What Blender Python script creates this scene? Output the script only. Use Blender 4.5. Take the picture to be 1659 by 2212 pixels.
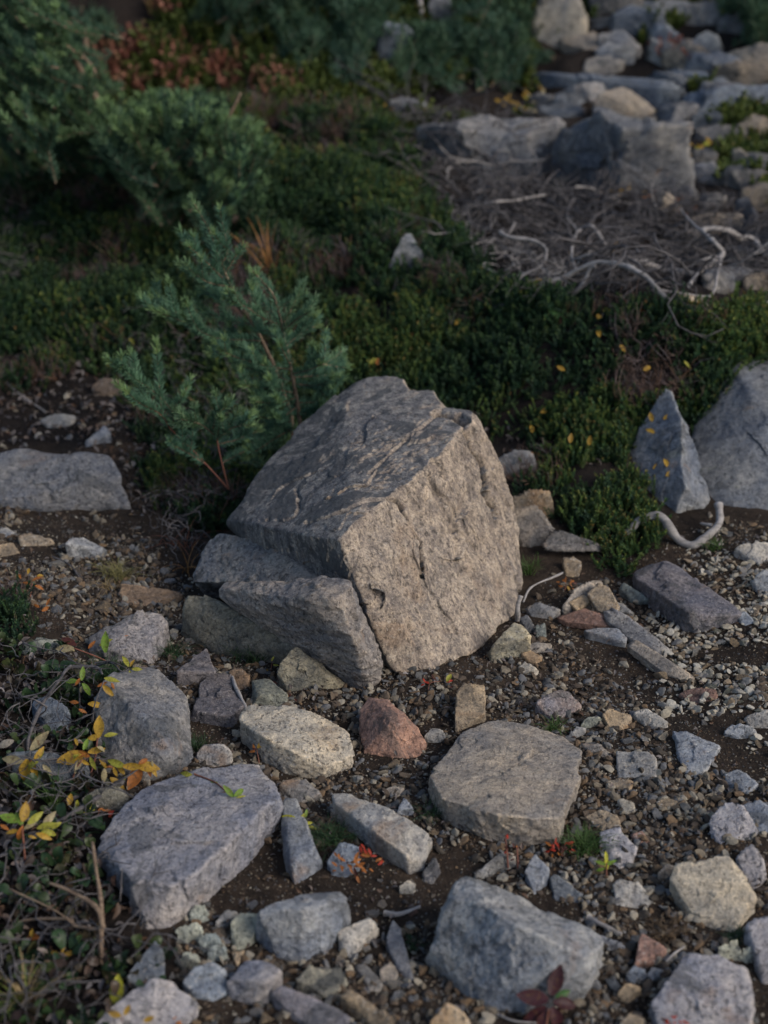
import bpy, bmesh, math, random
import numpy as np
from mathutils import Vector, Matrix, Euler, noise as mnoise

random.seed(7)
RNG = np.random.default_rng(7)
for o in list(bpy.data.objects):
    bpy.data.objects.remove(o)
SC = bpy.context.scene
COL = SC.collection

# ------------------------------------------------------------------ camera
CAM_Z, PITCH, VFOV = 1.6, math.radians(25.0), math.radians(37.0)
W, H = 1659.0, 2212.0                       # picture units used to survey the ground
FPX = H / 2 / math.tan(VFOV / 2)
cd = bpy.data.cameras.new('camera')
cam = bpy.data.objects.new('camera', cd)
COL.objects.link(cam)
cam.location = (0, 0, CAM_Z)
cam.rotation_euler = (math.pi / 2 - PITCH, 0, 0)
cd.sensor_fit = 'VERTICAL'
cd.sensor_height = 36.0
cd.sensor_width = 27.0
cd.lens = 18.0 / math.tan(VFOV / 2)
cd.clip_start, cd.clip_end = 0.05, 400.0
cd.dof.use_dof = True
cd.dof.focus_distance = 2.95
cd.dof.aperture_fstop = 2.6
SC.camera = cam

# ------------------------------------------------------------------ sky, sun, exposure
SUN_DIR = Vector((0.75, -0.42, 0.57)).normalized()      # towards the sun
wd = bpy.data.worlds.new('World')
SC.world = wd
wd.use_nodes = True
nt = wd.node_tree
bg = nt.nodes['Background']
sky = nt.nodes.new('ShaderNodeTexSky')
sky.sky_type = 'NISHITA'
sky.sun_disc = False
sky.sun_elevation = math.asin(SUN_DIR.z)
sky.sun_rotation = math.atan2(SUN_DIR.x, SUN_DIR.y)
sky.air_density = 1.0
sky.dust_density = 2.0
nt.links.new(sky.outputs[0], bg.inputs[0])
bg.inputs[1].default_value = 0.1
sl = bpy.data.lights.new('sun', 'SUN')
sun = bpy.data.objects.new('sun', sl)
COL.objects.link(sun)
sl.energy = 1.3
sl.angle = math.radians(28)
sl.color = (1.0, 0.935, 0.86)
sun.rotation_euler = (-SUN_DIR).to_track_quat('-Z', 'Y').to_euler()
sun.location = (4, -2, 5)
SC.view_settings.view_transform = 'Standard'
SC.view_settings.look = 'None'
SC.view_settings.exposure = 0.48
SC.view_settings.gamma = 1.0
SC.view_settings.use_curve_mapping = False
SC.cycles.use_denoising = True
SC.cycles.max_bounces = 5
SC.cycles.diffuse_bounces = 3
SC.cycles.transparent_max_bounces = 4

# ------------------------------------------------------------------ survey helpers
SP, CP = math.sin(PITCH), math.cos(PITCH)

def ray(px, py):
    u, v = (px - W / 2) / FPX, (py - H / 2) / FPX
    return np.array([u, CP - v * SP, -SP - v * CP])

def project(P):
    P = np.asarray(P, float)
    x, y, z = P[..., 0], P[..., 1], P[..., 2] - CAM_Z
    f = y * CP - z * SP
    d = -y * SP - z * CP
    return W / 2 + FPX * x / f, H / 2 + FPX * d / f

def on_y(px, py, Y):
    d = ray(px, py)
    t = Y / d[1]
    return np.array([d[0] * t, Y, CAM_Z + d[2] * t])

def on_z(px, py, z):
    d = ray(px, py)
    t = (z - CAM_Z) / d[2]
    return np.array([d[0] * t, d[1] * t, z])

# gradient-free lattice noise, vectorised
_TAB = np.random.default_rng(99).uniform(-1, 1, 65536)

def _hash(ix, iy, iz, seed):
    return _TAB[(ix * 7919 + iy * 20011 + iz * 46147 + seed * 1237) & 65535]

def vnoise(p, seed=0):
    p = np.asarray(p, float)
    i = np.floor(p).astype(np.int64)
    f = p - i
    f = f * f * f * (f * (f * 6 - 15) + 10)
    out = 0
    for dx in (0, 1):
        wx = f[:, 0] if dx else 1 - f[:, 0]
        for dy in (0, 1):
            wy = f[:, 1] if dy else 1 - f[:, 1]
            for dz in (0, 1):
                wz = f[:, 2] if dz else 1 - f[:, 2]
                out = out + wx * wy * wz * _hash(i[:, 0] + dx, i[:, 1] + dy, i[:, 2] + dz, seed)
    return out

def fbm(p, octaves=4, seed=0, gain=0.5):
    out, a, p = 0, 1.0, np.asarray(p, float)
    for k in range(octaves):
        out = out + a * vnoise(p, seed + k * 17)
        a *= gain
        p = p * 2.03 + 11.3
    return out

# ------------------------------------------------------------------ terrain
CTRL = [(-500, 2400, .03), (0, 2212, .01), (829, 2212, 0), (1659, 2212, 0), (2200, 2300, 0), (829, 2700, 0), (0, 2900, 0), (1700, 2900, 0),
        (0, 1950, .03), (0, 1700, .05), (829, 1850, 0), (1400, 1850, 0), (1900, 1800, .02), (-600, 1600, .08),
        (829, 1500, 0), (1300, 1500, 0), (1659, 1450, .02), (1200, 1380, 0), (2300, 1400, .06), (0, 1420, .06), (300, 1400, .0),
        (0, 1200, .04), (-600, 1150, .1), (300, 1180, .0), (1659, 1220, .03), (1330, 1250, .0), (100, 1080, .0), (500, 1200, 0),
        (60, 860, .05), (-500, 850, .12), (300, 900, .04), (500, 1060, .02), (700, 1000, .04), (900, 1000, .05), (1110, 1010, .05), (1400, 1150, .04), (1659, 1110, .05), (2200, 1080, .08),
        (0, 700, .13), (-500, 650, .2), (300, 650, .19), (600, 750, .16), (700, 860, .09), (900, 720, .24), (1000, 870, .12), (1200, 690, .33), (1200, 860, .17),
        (1250, 1015, .11), (1340, 1085, .07), (1170, 1050, .06), (1400, 715, .33), (1659, 725, .33), (2200, 720, .35), (1530, 850, .22), (1500, 940, .13), (1440, 900, .15), (1650, 1000, .05), (1760, 1000, .05), (1700, 900, .11), (1850, 950, .08), (1950, 1050, .05),
        (1300, 600, .30), (1659, 600, .29), (1000, 520, .34), (1300, 450, .34), (1659, 450, .36), (2200, 480, .4),
        (780, 480, .36), (500, 450, .34), (0, 460, .29), (-500, 430, .35), (780, 265, .49), (400, 260, .45), (0, 220, .43), (1000, 285, .43), (1400, 390, .40), (1659, 310, .45), (2200, 300, .5),
        (1200, 190, .55), (829, 20, .82), (0, 20, .80), (1659, 20, .84), (829, 150, .62), (300, 120, .62), (1500, 130, .66), (-500, 50, .8), (2300, 50, .9)]
pts = [on_z(*c) for c in CTRL]
for x in (-30, -15, -6, 0, 6, 15, 30):
    pts += [np.array([x, 14, 1.9 + .01 * abs(x)]), np.array([x, 28, 4.6]), np.array([x, 48, 9.0]), np.array([x, -6, -.1])]
for y in (1, 3, 6):
    for x in (-30, -12, -5, 5, 12, 30):
        pts.append(np.array([x, y, .08 * y + (.1 if y > 3 else 0)]))
TP = np.array(pts)

def _ker(r2):
    return np.where(r2 > 1e-12, 0.5 * r2 * np.log(np.maximum(r2, 1e-12)), 0)

def _warp(xy):           # compress distance so near and far control points weigh alike
    xy = np.asarray(xy, float)
    return xy

_n = len(TP)
_A = np.zeros((_n + 3, _n + 3))
_d2 = ((TP[:, None, :2] - TP[None, :, :2]) ** 2).sum(-1)
_A[:_n, :_n] = _ker(_d2) + np.eye(_n) * 0.02
_A[:_n, _n:] = np.c_[np.ones(_n), TP[:, :2]]
_A[_n:, :_n] = _A[:_n, _n:].T
_sol = np.linalg.solve(_A, np.r_[TP[:, 2], 0, 0, 0])

def terrain_base(xy):
    xy = np.asarray(xy, float)
    out = np.empty(len(xy))
    for s in range(0, len(xy), 20000):
        q = xy[s:s + 20000]
        d2 = ((q[:, None, :] - TP[None, :, :2]) ** 2).sum(-1)
        out[s:s + 20000] = _ker(d2) @ _sol[:_n] + _sol[_n] + q @ _sol[_n + 1:]
    return out

def terrain_exact(xy):
    xy = np.asarray(xy, float)
    p3 = np.c_[xy, np.zeros(len(xy))]
    far = np.clip((xy[:, 1] - 3.4) / 1.5, 0, 1)
    return terrain_base(xy) + fbm(p3 * 2.3, 3, 5) * (.012 + .03 * far) + fbm(p3 * 5.2, 2, 6) * .05 * far + fbm(p3 * 14, 2, 9) * .006

_LX, _LY, _LS = -8.0, 0.0, .025
_lx, _ly = np.meshgrid(_LX + _LS * np.arange(641), _LY + _LS * np.arange(561))
_LZ = terrain_exact(np.c_[_lx.ravel(), _ly.ravel()]).reshape(_lx.shape)

def terrain(xy):
    xy = np.asarray(xy, float)
    u, v = (xy[:, 0] - _LX) / _LS, (xy[:, 1] - _LY) / _LS
    ok = (u >= 0) & (u < 640) & (v >= 0) & (v < 560)
    i, j = np.clip(u.astype(int), 0, 639), np.clip(v.astype(int), 0, 559)
    fu, fv = u - i, v - j
    z = (_LZ[j, i] * (1 - fu) + _LZ[j, i + 1] * fu) * (1 - fv) + (_LZ[j + 1, i] * (1 - fu) + _LZ[j + 1, i + 1] * fu) * fv
    if not ok.all():
        z[~ok] = terrain_exact(xy[~ok])
    return z

_T = np.concatenate([np.linspace(1.0, 6, 70), np.linspace(6.12, 13.5, 50)])

def at(px, py):
    d = ray(px, py)
    d = d / np.linalg.norm(d)
    T = _T
    for step in (0, 1, 2):
        P = d[None, :] * T[:, None]
        P[:, 2] += CAM_Z
        g = P[:, 2] - terrain(P[:, :2])
        k = int(np.argmax(g < 0)) if (g < 0).any() else len(g) - 1
        k = max(k, 1)
        if step < 2:
            T = np.linspace(T[max(k - 2, 0)], T[min(k + 1, len(T) - 1)], 14) if step == 0 else np.linspace(T[k - 1], T[k], 7)
    a = g[k - 1] / (g[k - 1] - g[k] + 1e-9)
    return P[k - 1] * (1 - a) + P[k] * a

def vert(px, py, hp=0):
    """point seen at (px,py) standing above the ground seen at (px,py+hp)"""
    g = at(px, py + hp)
    return on_y(px, py, g[1]) if hp else g

def hz(x, y):
    return float(terrain(np.array([[x, y]]))[0])

# ------------------------------------------------------------------ mesh helpers
def mesh_from(name, verts, faces, mats=(), smooth=True, matidx=None):
    me = bpy.data.meshes.new(name)
    verts = np.asarray(verts, np.float32)
    faces = np.asarray(faces, np.int32)
    k = faces.shape[1]
    me.vertices.add(len(verts))
    me.vertices.foreach_set('co', verts.ravel())
    me.loops.add(faces.size)
    me.loops.foreach_set('vertex_index', faces.ravel())
    me.polygons.add(len(faces))
    me.polygons.foreach_set('loop_start', np.arange(0, faces.size, k, dtype=np.int32))
    me.polygons.foreach_set('loop_total', np.full(len(faces), k, np.int32))
    if matidx is not None:
        me.polygons.foreach_set('material_index', np.asarray(matidx, np.int32))
    me.update(calc_edges=True)
    me.validate()
    me.polygons.foreach_set('use_smooth', np.full(len(faces), smooth))
    for m in mats:
        me.materials.append(m)
    return me

def link(name, data, parent=None, loc=None, label=None, cat=None, group=None, kind=None):
    o = bpy.data.objects.new(name, data)
    COL.objects.link(o)
    if parent is not None:
        o.parent = parent
    if loc is not None:
        o.location = loc
    if label: o['label'] = label
    if cat: o['category'] = cat
    if group: o['group'] = group
    if kind: o['kind'] = kind
    return o

def tube_arrays(P, R, sides=6, cap=True):
    """vertices and quads of a tapered tube along points P with radii R"""
    P = np.asarray(P, float)
    n = len(P)
    R = np.broadcast_to(np.asarray(R, float), (n,))
    T = np.gradient(P, axis=0)
    T /= np.linalg.norm(T, axis=1)[:, None] + 1e-9
    ref = np.array([.31, .52, .79]) if abs(T[:, 2]).mean() < .75 else np.array([.83, .5, .2])
    A = np.cross(T, ref); A /= np.linalg.norm(A, axis=1)[:, None] + 1e-9
    B = np.cross(T, A)
    th = np.arange(sides) * 2 * math.pi / sides
    V = list((P[:, None, :] + R[:, None, None] * (np.cos(th)[None, :, None] * A[:, None, :] + np.sin(th)[None, :, None] * B[:, None, :])).reshape(-1, 3))
    ii, ss = np.meshgrid(np.arange(n - 1) * sides, np.arange(sides), indexing='ij')
    s2 = (ss + 1) % sides
    F = list(np.stack([ii + ss, ii + s2, ii + sides + s2, ii + sides + ss], -1).reshape(-1, 4))
    if cap:
        for base in (0, (n - 1) * sides):
            V.append(P[0] if base == 0 else P[-1])
            c = len(V) - 1
            for s in range(0, sides, 2):
                F.append((c, base + s, base + (s + 1) % sides, base + (s + 2) % sides))
    return np.array(V), np.array(F)

def smooth_path(P, n=24):
    """Catmull-Rom through control points"""
    P = np.asarray(P, float)
    if len(P) < 3:
        t = np.linspace(0, 1, max(n, 2))[:, None]
        return P[0] * (1 - t) + P[-1] * t
    Q = np.vstack([2 * P[0] - P[1], P, 2 * P[-1] - P[-2]])
    ts = np.linspace(0, len(P) - 1, n)
    out = []
    for t in ts:
        i = min(int(t), len(P) - 2)
        f = t - i
        a, b, c, d = Q[i], Q[i + 1], Q[i + 2], Q[i + 3]
        out.append(.5 * (2 * b + (c - a) * f + (2 * a - 5 * b + 4 * c - d) * f * f + (3 * b - a - 3 * c + d) * f ** 3))
    return np.array(out)

_ICO = {}
def ico(level):
    if level not in _ICO:
        bm = bmesh.new()
        bmesh.ops.create_icosphere(bm, subdivisions=level, radius=1)
        bm.verts.ensure_lookup_table()
        v = np.array([x.co[:] for x in bm.verts])
        f = np.array([[x.index for x in q.verts] for q in bm.faces])
        bm.free()
        _ICO[level] = (v / np.linalg.norm(v, axis=1)[:, None], f)
    return _ICO[level]

def hull_planes(P):
    bm = bmesh.new()
    for p in P:
        bm.verts.new(p)
    bmesh.ops.convex_hull(bm, input=bm.verts)
    loose = [v for v in bm.verts if not v.link_faces]
    bmesh.ops.delete(bm, geom=loose, context='VERTS')
    bmesh.ops.recalc_face_normals(bm, faces=bm.faces)
    bmesh.ops.dissolve_limit(bm, angle_limit=math.radians(10), verts=bm.verts, edges=bm.edges)
    N, D, A = [], [], []
    for f in bm.faces:
        f.normal_update()
        n = np.array(f.normal[:])
        c = np.mean([v.co[:] for v in f.verts], axis=0)
        if np.linalg.norm(n) < .5 or f.calc_area() < 1e-5: continue
        N.append(n); D.append(n.dot(c))
    bm.free()
    return np.array(N), np.array(D)

def rock_mesh(name, P, level=4, k=22, rough=1.0, seed=0, mats=(), carve=None, chips=3, facets=26, grain_axis=(1, 1, 1), facet_amp=1.0):
    """rounded, weathered polyhedron through the corner points P (world); returns mesh and base location"""
    P = np.asarray(P, float)
    lo, hi = P.min(0), P.max(0)
    c, s = (lo + hi) / 2, np.maximum((hi - lo) / 2, 1e-3)
    q = (P - c) / s
    N, D = hull_planes(q)
    U, F = ico(level)
    rc = np.random.default_rng(seed + 5)
    nc = chips
    cn = rc.normal(size=(nc, 3)); cn[:, 2] = np.abs(cn[:, 2]) * .8; cn /= np.linalg.norm(cn, axis=1)[:, None]
    cD = (q @ cn.T).max(0) * rc.uniform(.925, .99, nc)
    N = np.vstack([N, cn]); D = np.r_[D, cD]
    size = float(np.prod(s) ** (1 / 3))
    D = np.maximum(D, .05)
    dot = U @ N.T
    t = np.where(dot > 1e-3, D[None, :] / np.maximum(dot, 1e-3), 1e6)
    # every face gets its own low waviness
    for i in range(len(N)):
        m = t[:, i] < 4
        if m.any():
            X = U[m] * t[m, i][:, None] * s
            t[m, i] *= 1 + (.045 * rough) * fbm(X / size * 1.5 + i * 7.1, 2, seed + i * 3)
    k = k * 3.4
    r = 1.01 * (np.maximum(t, .02) ** (-k)).sum(1) ** (-1 / k)
    V = U * r[:, None] * s
    nd = U * s
    nd /= np.linalg.norm(nd, axis=1)[:, None]
    amp = rough * size
    dis = amp * (.022 * fbm(V / size * 2.6, 3, seed + 50) + .013 * fbm(V / size * 9, 4, seed + 70, .6))
    if level > 2:
        nf = facets
        ci = rc.choice(len(V), nf, replace=False)
        C = V[ci]
        Wp = V + size * .10 * np.c_[[vnoise(V / size * 7, seed + 91 + j) for j in range(3)]].T
        sq = np.array(grain_axis)
        best = np.full(len(V), 1e9); who = np.zeros(len(V), int)
        for j in range(nf):
            dd = (((Wp - C[j]) * sq) ** 2).sum(1)
            m = dd < best
            best[m] = dd[m]; who[m] = j
        G = rc.normal(0, .085, (nf, 3)); off = rc.normal(0, .011, nf)
        dis += amp * facet_amp * (((V - C[who]) / size * G[who]).sum(1) + off[who])
    V = V + nd * dis[:, None]
    V = V + c
    if carve is not None:
        fn = np.cross(V[F[:, 1]] - V[F[:, 0]], V[F[:, 2]] - V[F[:, 0]])
        vn = np.zeros_like(V)
        for j in range(3):
            for ax in range(3):
                vn[:, ax] += np.bincount(F[:, j], fn[:, ax], len(V))
        vn /= np.linalg.norm(vn, axis=1)[:, None] + 1e-12
        V = carve(V, vn)
    base = np.array([c[0], c[1], lo[2]])
    me = mesh_from(name, V - base, F, mats)
    return me, base

# ------------------------------------------------------------------ materials
def new_mat(name):
    m = bpy.data.materials.new(name)
    m.use_nodes = True
    n = m.node_tree
    for x in list(n.nodes):
        n.nodes.remove(x)
    out = n.nodes.new('ShaderNodeOutputMaterial')
    return m, n, out

class NB:
    def __init__(s, n): s.n = n
    def node(s, t, **kw):
        x = s.n.nodes.new(t)
        for k, v in kw.items():
            if k.startswith('i_'):
                x.inputs[k[2:].replace('_', ' ')].default_value = v
            else:
                setattr(x, k, v)
        return x
    def l(s, a, b): s.n.links.new(a, b)
    def noise(s, vec, scale, detail=4, rough=.6, dist=0):
        x = s.node('ShaderNodeTexNoise'); x.inputs['Scale'].default_value = scale
        x.inputs['Detail'].default_value = detail; x.inputs['Roughness'].default_value = rough
        x.inputs['Distortion'].default_value = dist
        s.l(vec, x.inputs['Vector'])
        return x.outputs['Fac']
    def rng(s, fac, a, b, c=0., d=1.):
        x = s.node('ShaderNodeMapRange'); x.clamp = True
        s.l(fac, x.inputs[0])
        for i, v in enumerate((a, b, c, d)): x.inputs[i + 1].default_value = v
        return x.outputs[0]
    def mix(s, fac, a, b, mode='MIX'):
        x = s.node('ShaderNodeMix', data_type='RGBA', blend_type=mode)
        for sock, v in ((x.inputs[0], fac), (x.inputs[6], a), (x.inputs[7], b)):
            if hasattr(v, 'is_output'): s.l(v, sock)
            elif isinstance(v, (int, float)): sock.default_value = v
            else: sock.default_value = (*v[:3], 1)
        return x.outputs[2]
    def math(s, op, a, b=0.):
        x = s.node('ShaderNodeMath', operation=op)
        for i, v in enumerate((a, b)):
            if hasattr(v, 'is_output'): s.l(v, x.inputs[i])
            else: x.inputs[i].default_value = v
        return x.outputs[0]

def rock_material(name, grain=1.0, lichen=.5, hero=False):
    m, n, out = new_mat(name)
    b = NB(n)
    tc = b.node('ShaderNodeTexCoord')
    oi = b.node('ShaderNodeObjectInfo')
    off = b.node('ShaderNodeVectorMath', operation='SCALE')
    comb = b.node('ShaderNodeCombineXYZ')
    for i in range(3): comb.inputs[i].default_value = (37., 91., 13.)[i]
    b.l(comb.outputs[0], off.inputs[0]); b.l(oi.outputs['Random'], off.inputs['Scale'])
    add = b.node('ShaderNodeVectorMath', operation='ADD')
    b.l(tc.outputs['Object'], add.inputs[0]); b.l(off.outputs[0], add.inputs[1])
    v = add.outputs[0]
    base = oi.outputs['Color']
    big = b.noise(v, 6, 6, .62, .6)
    mid = b.noise(v, 42, 7, .72)
    fine = b.noise(v, 210, 4, .75)
    # broad tone: blue-grey and warm patches
    c = b.mix(b.rng(big, .36, .64), b.mix(1., base, (.66, .71, .80), 'MULTIPLY'), b.mix(1., base, (1.24, 1.16, 1.04), 'MULTIPLY'))
    # mineral mottling, coarse and fine
    c = b.mix(b.rng(mid, .38, .62), b.mix(1., c, (.68, .69, .72), 'MULTIPLY'), b.mix(1., c, (1.22, 1.2, 1.17), 'MULTIPLY'))
    c = b.mix(b.rng(fine, .40, .60), b.mix(1., c, (.80, .80, .81), 'MULTIPLY'), b.mix(1., c, (1.15, 1.15, 1.14), 'MULTIPLY'))
    # iron stain (amount in the object's alpha)
    st = b.noise(v, 5.5, 5, .6, 1.2)
    thr = b.math('SUBTRACT', .66, b.math('MULTIPLY', oi.outputs['Alpha'], .20))
    sm = b.math('MULTIPLY', b.math('SUBTRACT', st, thr), 6.0)
    sm = b.rng(sm, 0, 1, 0, .75)
    c = b.mix(sm, c, b.mix(mid, (.20, .11, .055), (.42, .25, .12)))
    # dark pits and crystals, more in some rocks than in others
    gr = b.rng(b.math('FRACT', b.math('MULTIPLY', oi.outputs['Random'], 7.31)), 0, 1, .12, 1.)
    sp = b.noise(v, 110, 3, .75)
    c = b.mix(b.math('MULTIPLY', b.rng(sp, .56, .63, 0, .5 * grain), gr), c, (.05, .05, .056))
    sp2 = b.noise(v, 150, 2, .7)
    c = b.mix(b.math('MULTIPLY', b.rng(sp2, .60, .66, 0, .55 * grain), gr), c, (.55, .52, .48))
    geo = b.node('ShaderNodeNewGeometry')
    c = b.mix(b.rng(geo.outputs['Pointiness'], .515, .56, 0, .55), c, b.mix(1., c, (1.7, 1.62, 1.5), 'MULTIPLY'))
    # lichen, dark and pale crusts with ragged rims
    li = b.noise(v, 7.5, 8, .62, .8)
    c = b.mix(b.rng(li, .575, .60, 0, lichen), c, b.mix(mid, (.045, .048, .05), (.10, .105, .105)))
    li2 = b.noise(v, 15, 8, .66, .5)
    c = b.mix(b.rng(li2, .66, .69, 0, lichen * .6), c, (.30, .31, .24))
    p = b.node('ShaderNodeBsdfPrincipled')
    b.l(c, p.inputs['Base Color'])
    p.inputs['Roughness'].default_value = .88
    p.inputs['Specular IOR Level'].default_value = .25
    hgt = b.math('ADD', b.math('MULTIPLY', mid, 1.0), b.math('MULTIPLY', fine, .5))
    hgt = b.math('SUBTRACT', hgt, b.math('MULTIPLY', b.rng(sp, .56, .66), .6))
    bp = b.node('ShaderNodeBump'); bp.inputs['Strength'].default_value = .9; bp.inputs['Distance'].default_value = .010
    b.l(hgt, bp.inputs['Height']); b.l(bp.outputs[0], p.inputs['Normal'])
    b.l(p.outputs[0], out.inputs[0])
    return m

M_ROCK = rock_material('weathered_rock', 1.0, .5)
M_STONE = rock_material('small_stone', .6, .12)
M_CRUST = rock_material('crusted_rock', 1.0, .8)
M_SMOOTH = rock_material('smooth_rock', .3, .12)

def boulder_material():
    m, n, out = new_mat('boulder_rock')
    b = NB(n)
    tc = b.node('ShaderNodeTexCoord')
    v = tc.outputs['Object']
    geo = b.node('ShaderNodeNewGeometry')
    sep = b.node('ShaderNodeSeparateXYZ'); b.l(v, sep.inputs[0])
    # coordinates squeezed along the rock's own grain: vertical streaks on the broken face
    mp = b.node('ShaderNodeMapping'); mp.inputs['Scale'].default_value = (1, 1, .35); mp.inputs['Rotation'].default_value = (0, .25, 0)
    b.l(v, mp.inputs[0])
    vs = mp.outputs[0]
    big = b.noise(v, 5, 6, .6, .5)
    mid = b.noise(vs, 46, 8, .74, .3)
    fine = b.noise(v, 200, 4, .75)
    # weathered skin is grey, the broken face is tan: told apart by an attribute of the mesh
    at_ = b.node('ShaderNodeAttribute', attribute_name='broken')
    br = b.rng(b.math('ADD', at_.outputs['Fac'], b.math('MULTIPLY', b.math('SUBTRACT', big, .47), 1.2)), .24, .48)
    grey = b.mix(b.rng(big, .35, .65), (.15, .155, .168), (.30, .285, .26))
    tan = b.mix(b.rng(big, .3, .7), (.30, .25, .20), (.47, .40, .325))
    c = b.mix(br, grey, tan)
    c = b.mix(b.rng(mid, .40, .60), b.mix(1., c, (.56, .56, .60), 'MULTIPLY'), b.mix(1., c, (1.28, 1.25, 1.20), 'MULTIPLY'))
    c = b.mix(b.rng(fine, .40, .60), b.mix(1., c, (.70, .70, .72), 'MULTIPLY'), b.mix(1., c, (1.25, 1.23, 1.2), 'MULTIPLY'))
    # rusty flush low on the face
    st = b.noise(v, 6, 6, .6, 1.)
    c = b.mix(b.math('MULTIPLY', b.rng(st, .56, .68, 0, .35), br), c, (.27, .155, .075))
    # pits drawn out along the face
    mp2 = b.node('ShaderNodeMapping'); mp2.inputs['Scale'].default_value = (1, 1, .55)
    b.l(v, mp2.inputs[0])
    sp = b.noise(mp2.outputs[0], 120, 4, .78, .2)
    pit = b.rng(sp, .56, .63)
    c = b.mix(b.math('MULTIPLY', pit, .6), c, (.06, .055, .052))
    sp2 = b.noise(v, 140, 2, .7)
    c = b.mix(b.rng(sp2, .62, .69, 0, .5), c, (.55, .50, .44))
    # dark lichen crusts, mostly on the old skin
    li = b.noise(v, 5.2, 9, .6, .9)
    lim = b.math('MULTIPLY', b.rng(li, .515, .53, 0, .8), b.math('SUBTRACT', 1.0, b.math('MULTIPLY', br, .8)))
    c = b.mix(lim, c, b.mix(mid, (.05, .053, .06), (.115, .12, .125)))
    c = b.mix(b.rng(geo.outputs['Pointiness'], .515, .56, 0, .5), c, b.mix(1., c, (1.5, 1.45, 1.38), 'MULTIPLY'))
    li2 = b.noise(v, 17, 8, .66, .4)
    c = b.mix(b.rng(li2, .66, .70, 0, .5), c, (.30, .31, .25))
    p = b.node('ShaderNodeBsdfPrincipled')
    b.l(c, p.inputs['Base Color'])
    p.inputs['Roughness'].default_value = .9
    p.inputs['Specular IOR Level'].default_value = .2
    hgt = b.math('ADD', b.math('MULTIPLY', mid, .5), b.math('MULTIPLY', fine, .55))
    hgt = b.math('SUBTRACT', hgt, b.math('MULTIPLY', pit, .3))
    bp = b.node('ShaderNodeBump'); bp.inputs['Strength'].default_value = .85; bp.inputs['Distance'].default_value = .010
    b.l(hgt, bp.inputs['Height']); b.l(bp.outputs[0], p.inputs['Normal'])
    b.l(p.outputs[0], out.inputs[0])
    return m
M_BOULDER = boulder_material()

def leaf_material(name, colors, trans=.25, rough=.55, by='Random', noise_scale=60, spots=False):
    """colour picked per object or instance from a ramp"""
    m, n, out = new_mat(name)
    b = NB(n)
    oi = b.node('ShaderNodeObjectInfo')
    tc = b.node('ShaderNodeTexCoord')
    if by == 'Random':
        ramp = b.node('ShaderNodeValToRGB')
        e = ramp.color_ramp.elements
        while len(e) < len(colors): e.new(.5)
        for i, c in enumerate(colors):
            e[i].position = i / max(1, len(colors) - 1); e[i].color = (*c, 1)
        b.l(oi.outputs['Random'], ramp.inputs[0])
        c = ramp.outputs[0]
    else:
        c = oi.outputs['Color']
    ns = b.noise(tc.outputs['Object'], noise_scale, 3)
    c = b.mix(b.rng(ns, .35, .65), b.mix(1., c, (.7, .7, .7), 'MULTIPLY'), b.mix(1., c, (1.25, 1.2, 1.1), 'MULTIPLY'))
    if spots:
        rv = b.node('ShaderNodeVectorMath', operation='SCALE'); b.l(tc.outputs['Object'], rv.inputs[0]); b.l(b.math('ADD', oi.outputs['Random'], 1.0), rv.inputs['Scale'])
        n2 = b.noise(rv.outputs[0], 3.2, 5, .7, .5)
        c = b.mix(b.rng(n2, .55, .66, 0, .8), c, (.13, .065, .03))
    p = b.node('ShaderNodeBsdfPrincipled')
    b.l(c, p.inputs['Base Color']); p.inputs['Roughness'].default_value = rough
    p.inputs['Specular IOR Level'].default_value = .3
    t = b.node('ShaderNodeBsdfTranslucent'); b.l(c, t.inputs[0])
    mx = b.node('ShaderNodeMixShader'); mx.inputs[0].default_value = trans
    b.l(p.outputs[0], mx.inputs[1]); b.l(t.outputs[0], mx.inputs[2]); b.l(mx.outputs[0], out.inputs[0])
    return m

M_HEATH = leaf_material('heath_leaf', [(0.044, 0.098, 0.045), (0.064, 0.136, 0.050), (0.087, 0.166, 0.056), (0.113, 0.166, 0.051), (0.062, 0.125, 0.067)])
M_HEATHTIP = leaf_material('heath_tip', [(0.149, 0.207, 0.046), (0.207, 0.218, 0.052), (0.115, 0.184, 0.046), (0.253, 0.149, 0.057)])
M_HEATHDRY = leaf_material('heath_dry', [(0.120, 0.084, 0.072), (0.180, 0.120, 0.096), (0.144, 0.132, 0.156), (0.204, 0.108, 0.060)])
M_FARHEATH = leaf_material('far_heath_leaf', [(0.070, 0.113, 0.032), (0.103, 0.149, 0.039), (0.135, 0.172, 0.044), (0.084, 0.125, 0.044)])
M_REDLEAF = leaf_material('red_shrub_leaf', [(0.364, 0.143, 0.111), (0.429, 0.195, 0.143), (0.260, 0.117, 0.091), (0.390, 0.208, 0.130), (0.169, 0.143, 0.065)])
M_NEEDLE = leaf_material('sapling_needle', [(0.101, 0.215, 0.150), (0.128, 0.247, 0.156), (0.088, 0.189, 0.137), (0.149, 0.260, 0.150)])
M_NEEDLE2 = leaf_material('dwarf_fir_needle', [(.055, .12, .085), (.10, .175, .08), (.07, .14, .09), (.045, .10, .075)])
M_FARNEEDLE = leaf_material('far_fir_needle', [(0.053, 0.112, 0.083), (0.083, 0.150, 0.083), (0.060, 0.128, 0.090)])
M_NEEDLETIP = leaf_material('young_needle', [(0.150, 0.264, 0.132), (0.200, 0.312, 0.132), (0.138, 0.240, 0.144)])
M_LEAF = leaf_material('turning_leaf', [], trans=.3, by='Color', rough=.5, noise_scale=9, spots=True)
M_GRASS = leaf_material('grass_blade', [], trans=.25, by='Color', noise_scale=30)
M_LITTER = leaf_material('leaf_litter', [(.10, .085, .08), (.17, .155, .16), (.07, .05, .04), (.12, .07, .045), (.24, .22, .22), (.06, .045, .04)], trans=.1)
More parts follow.
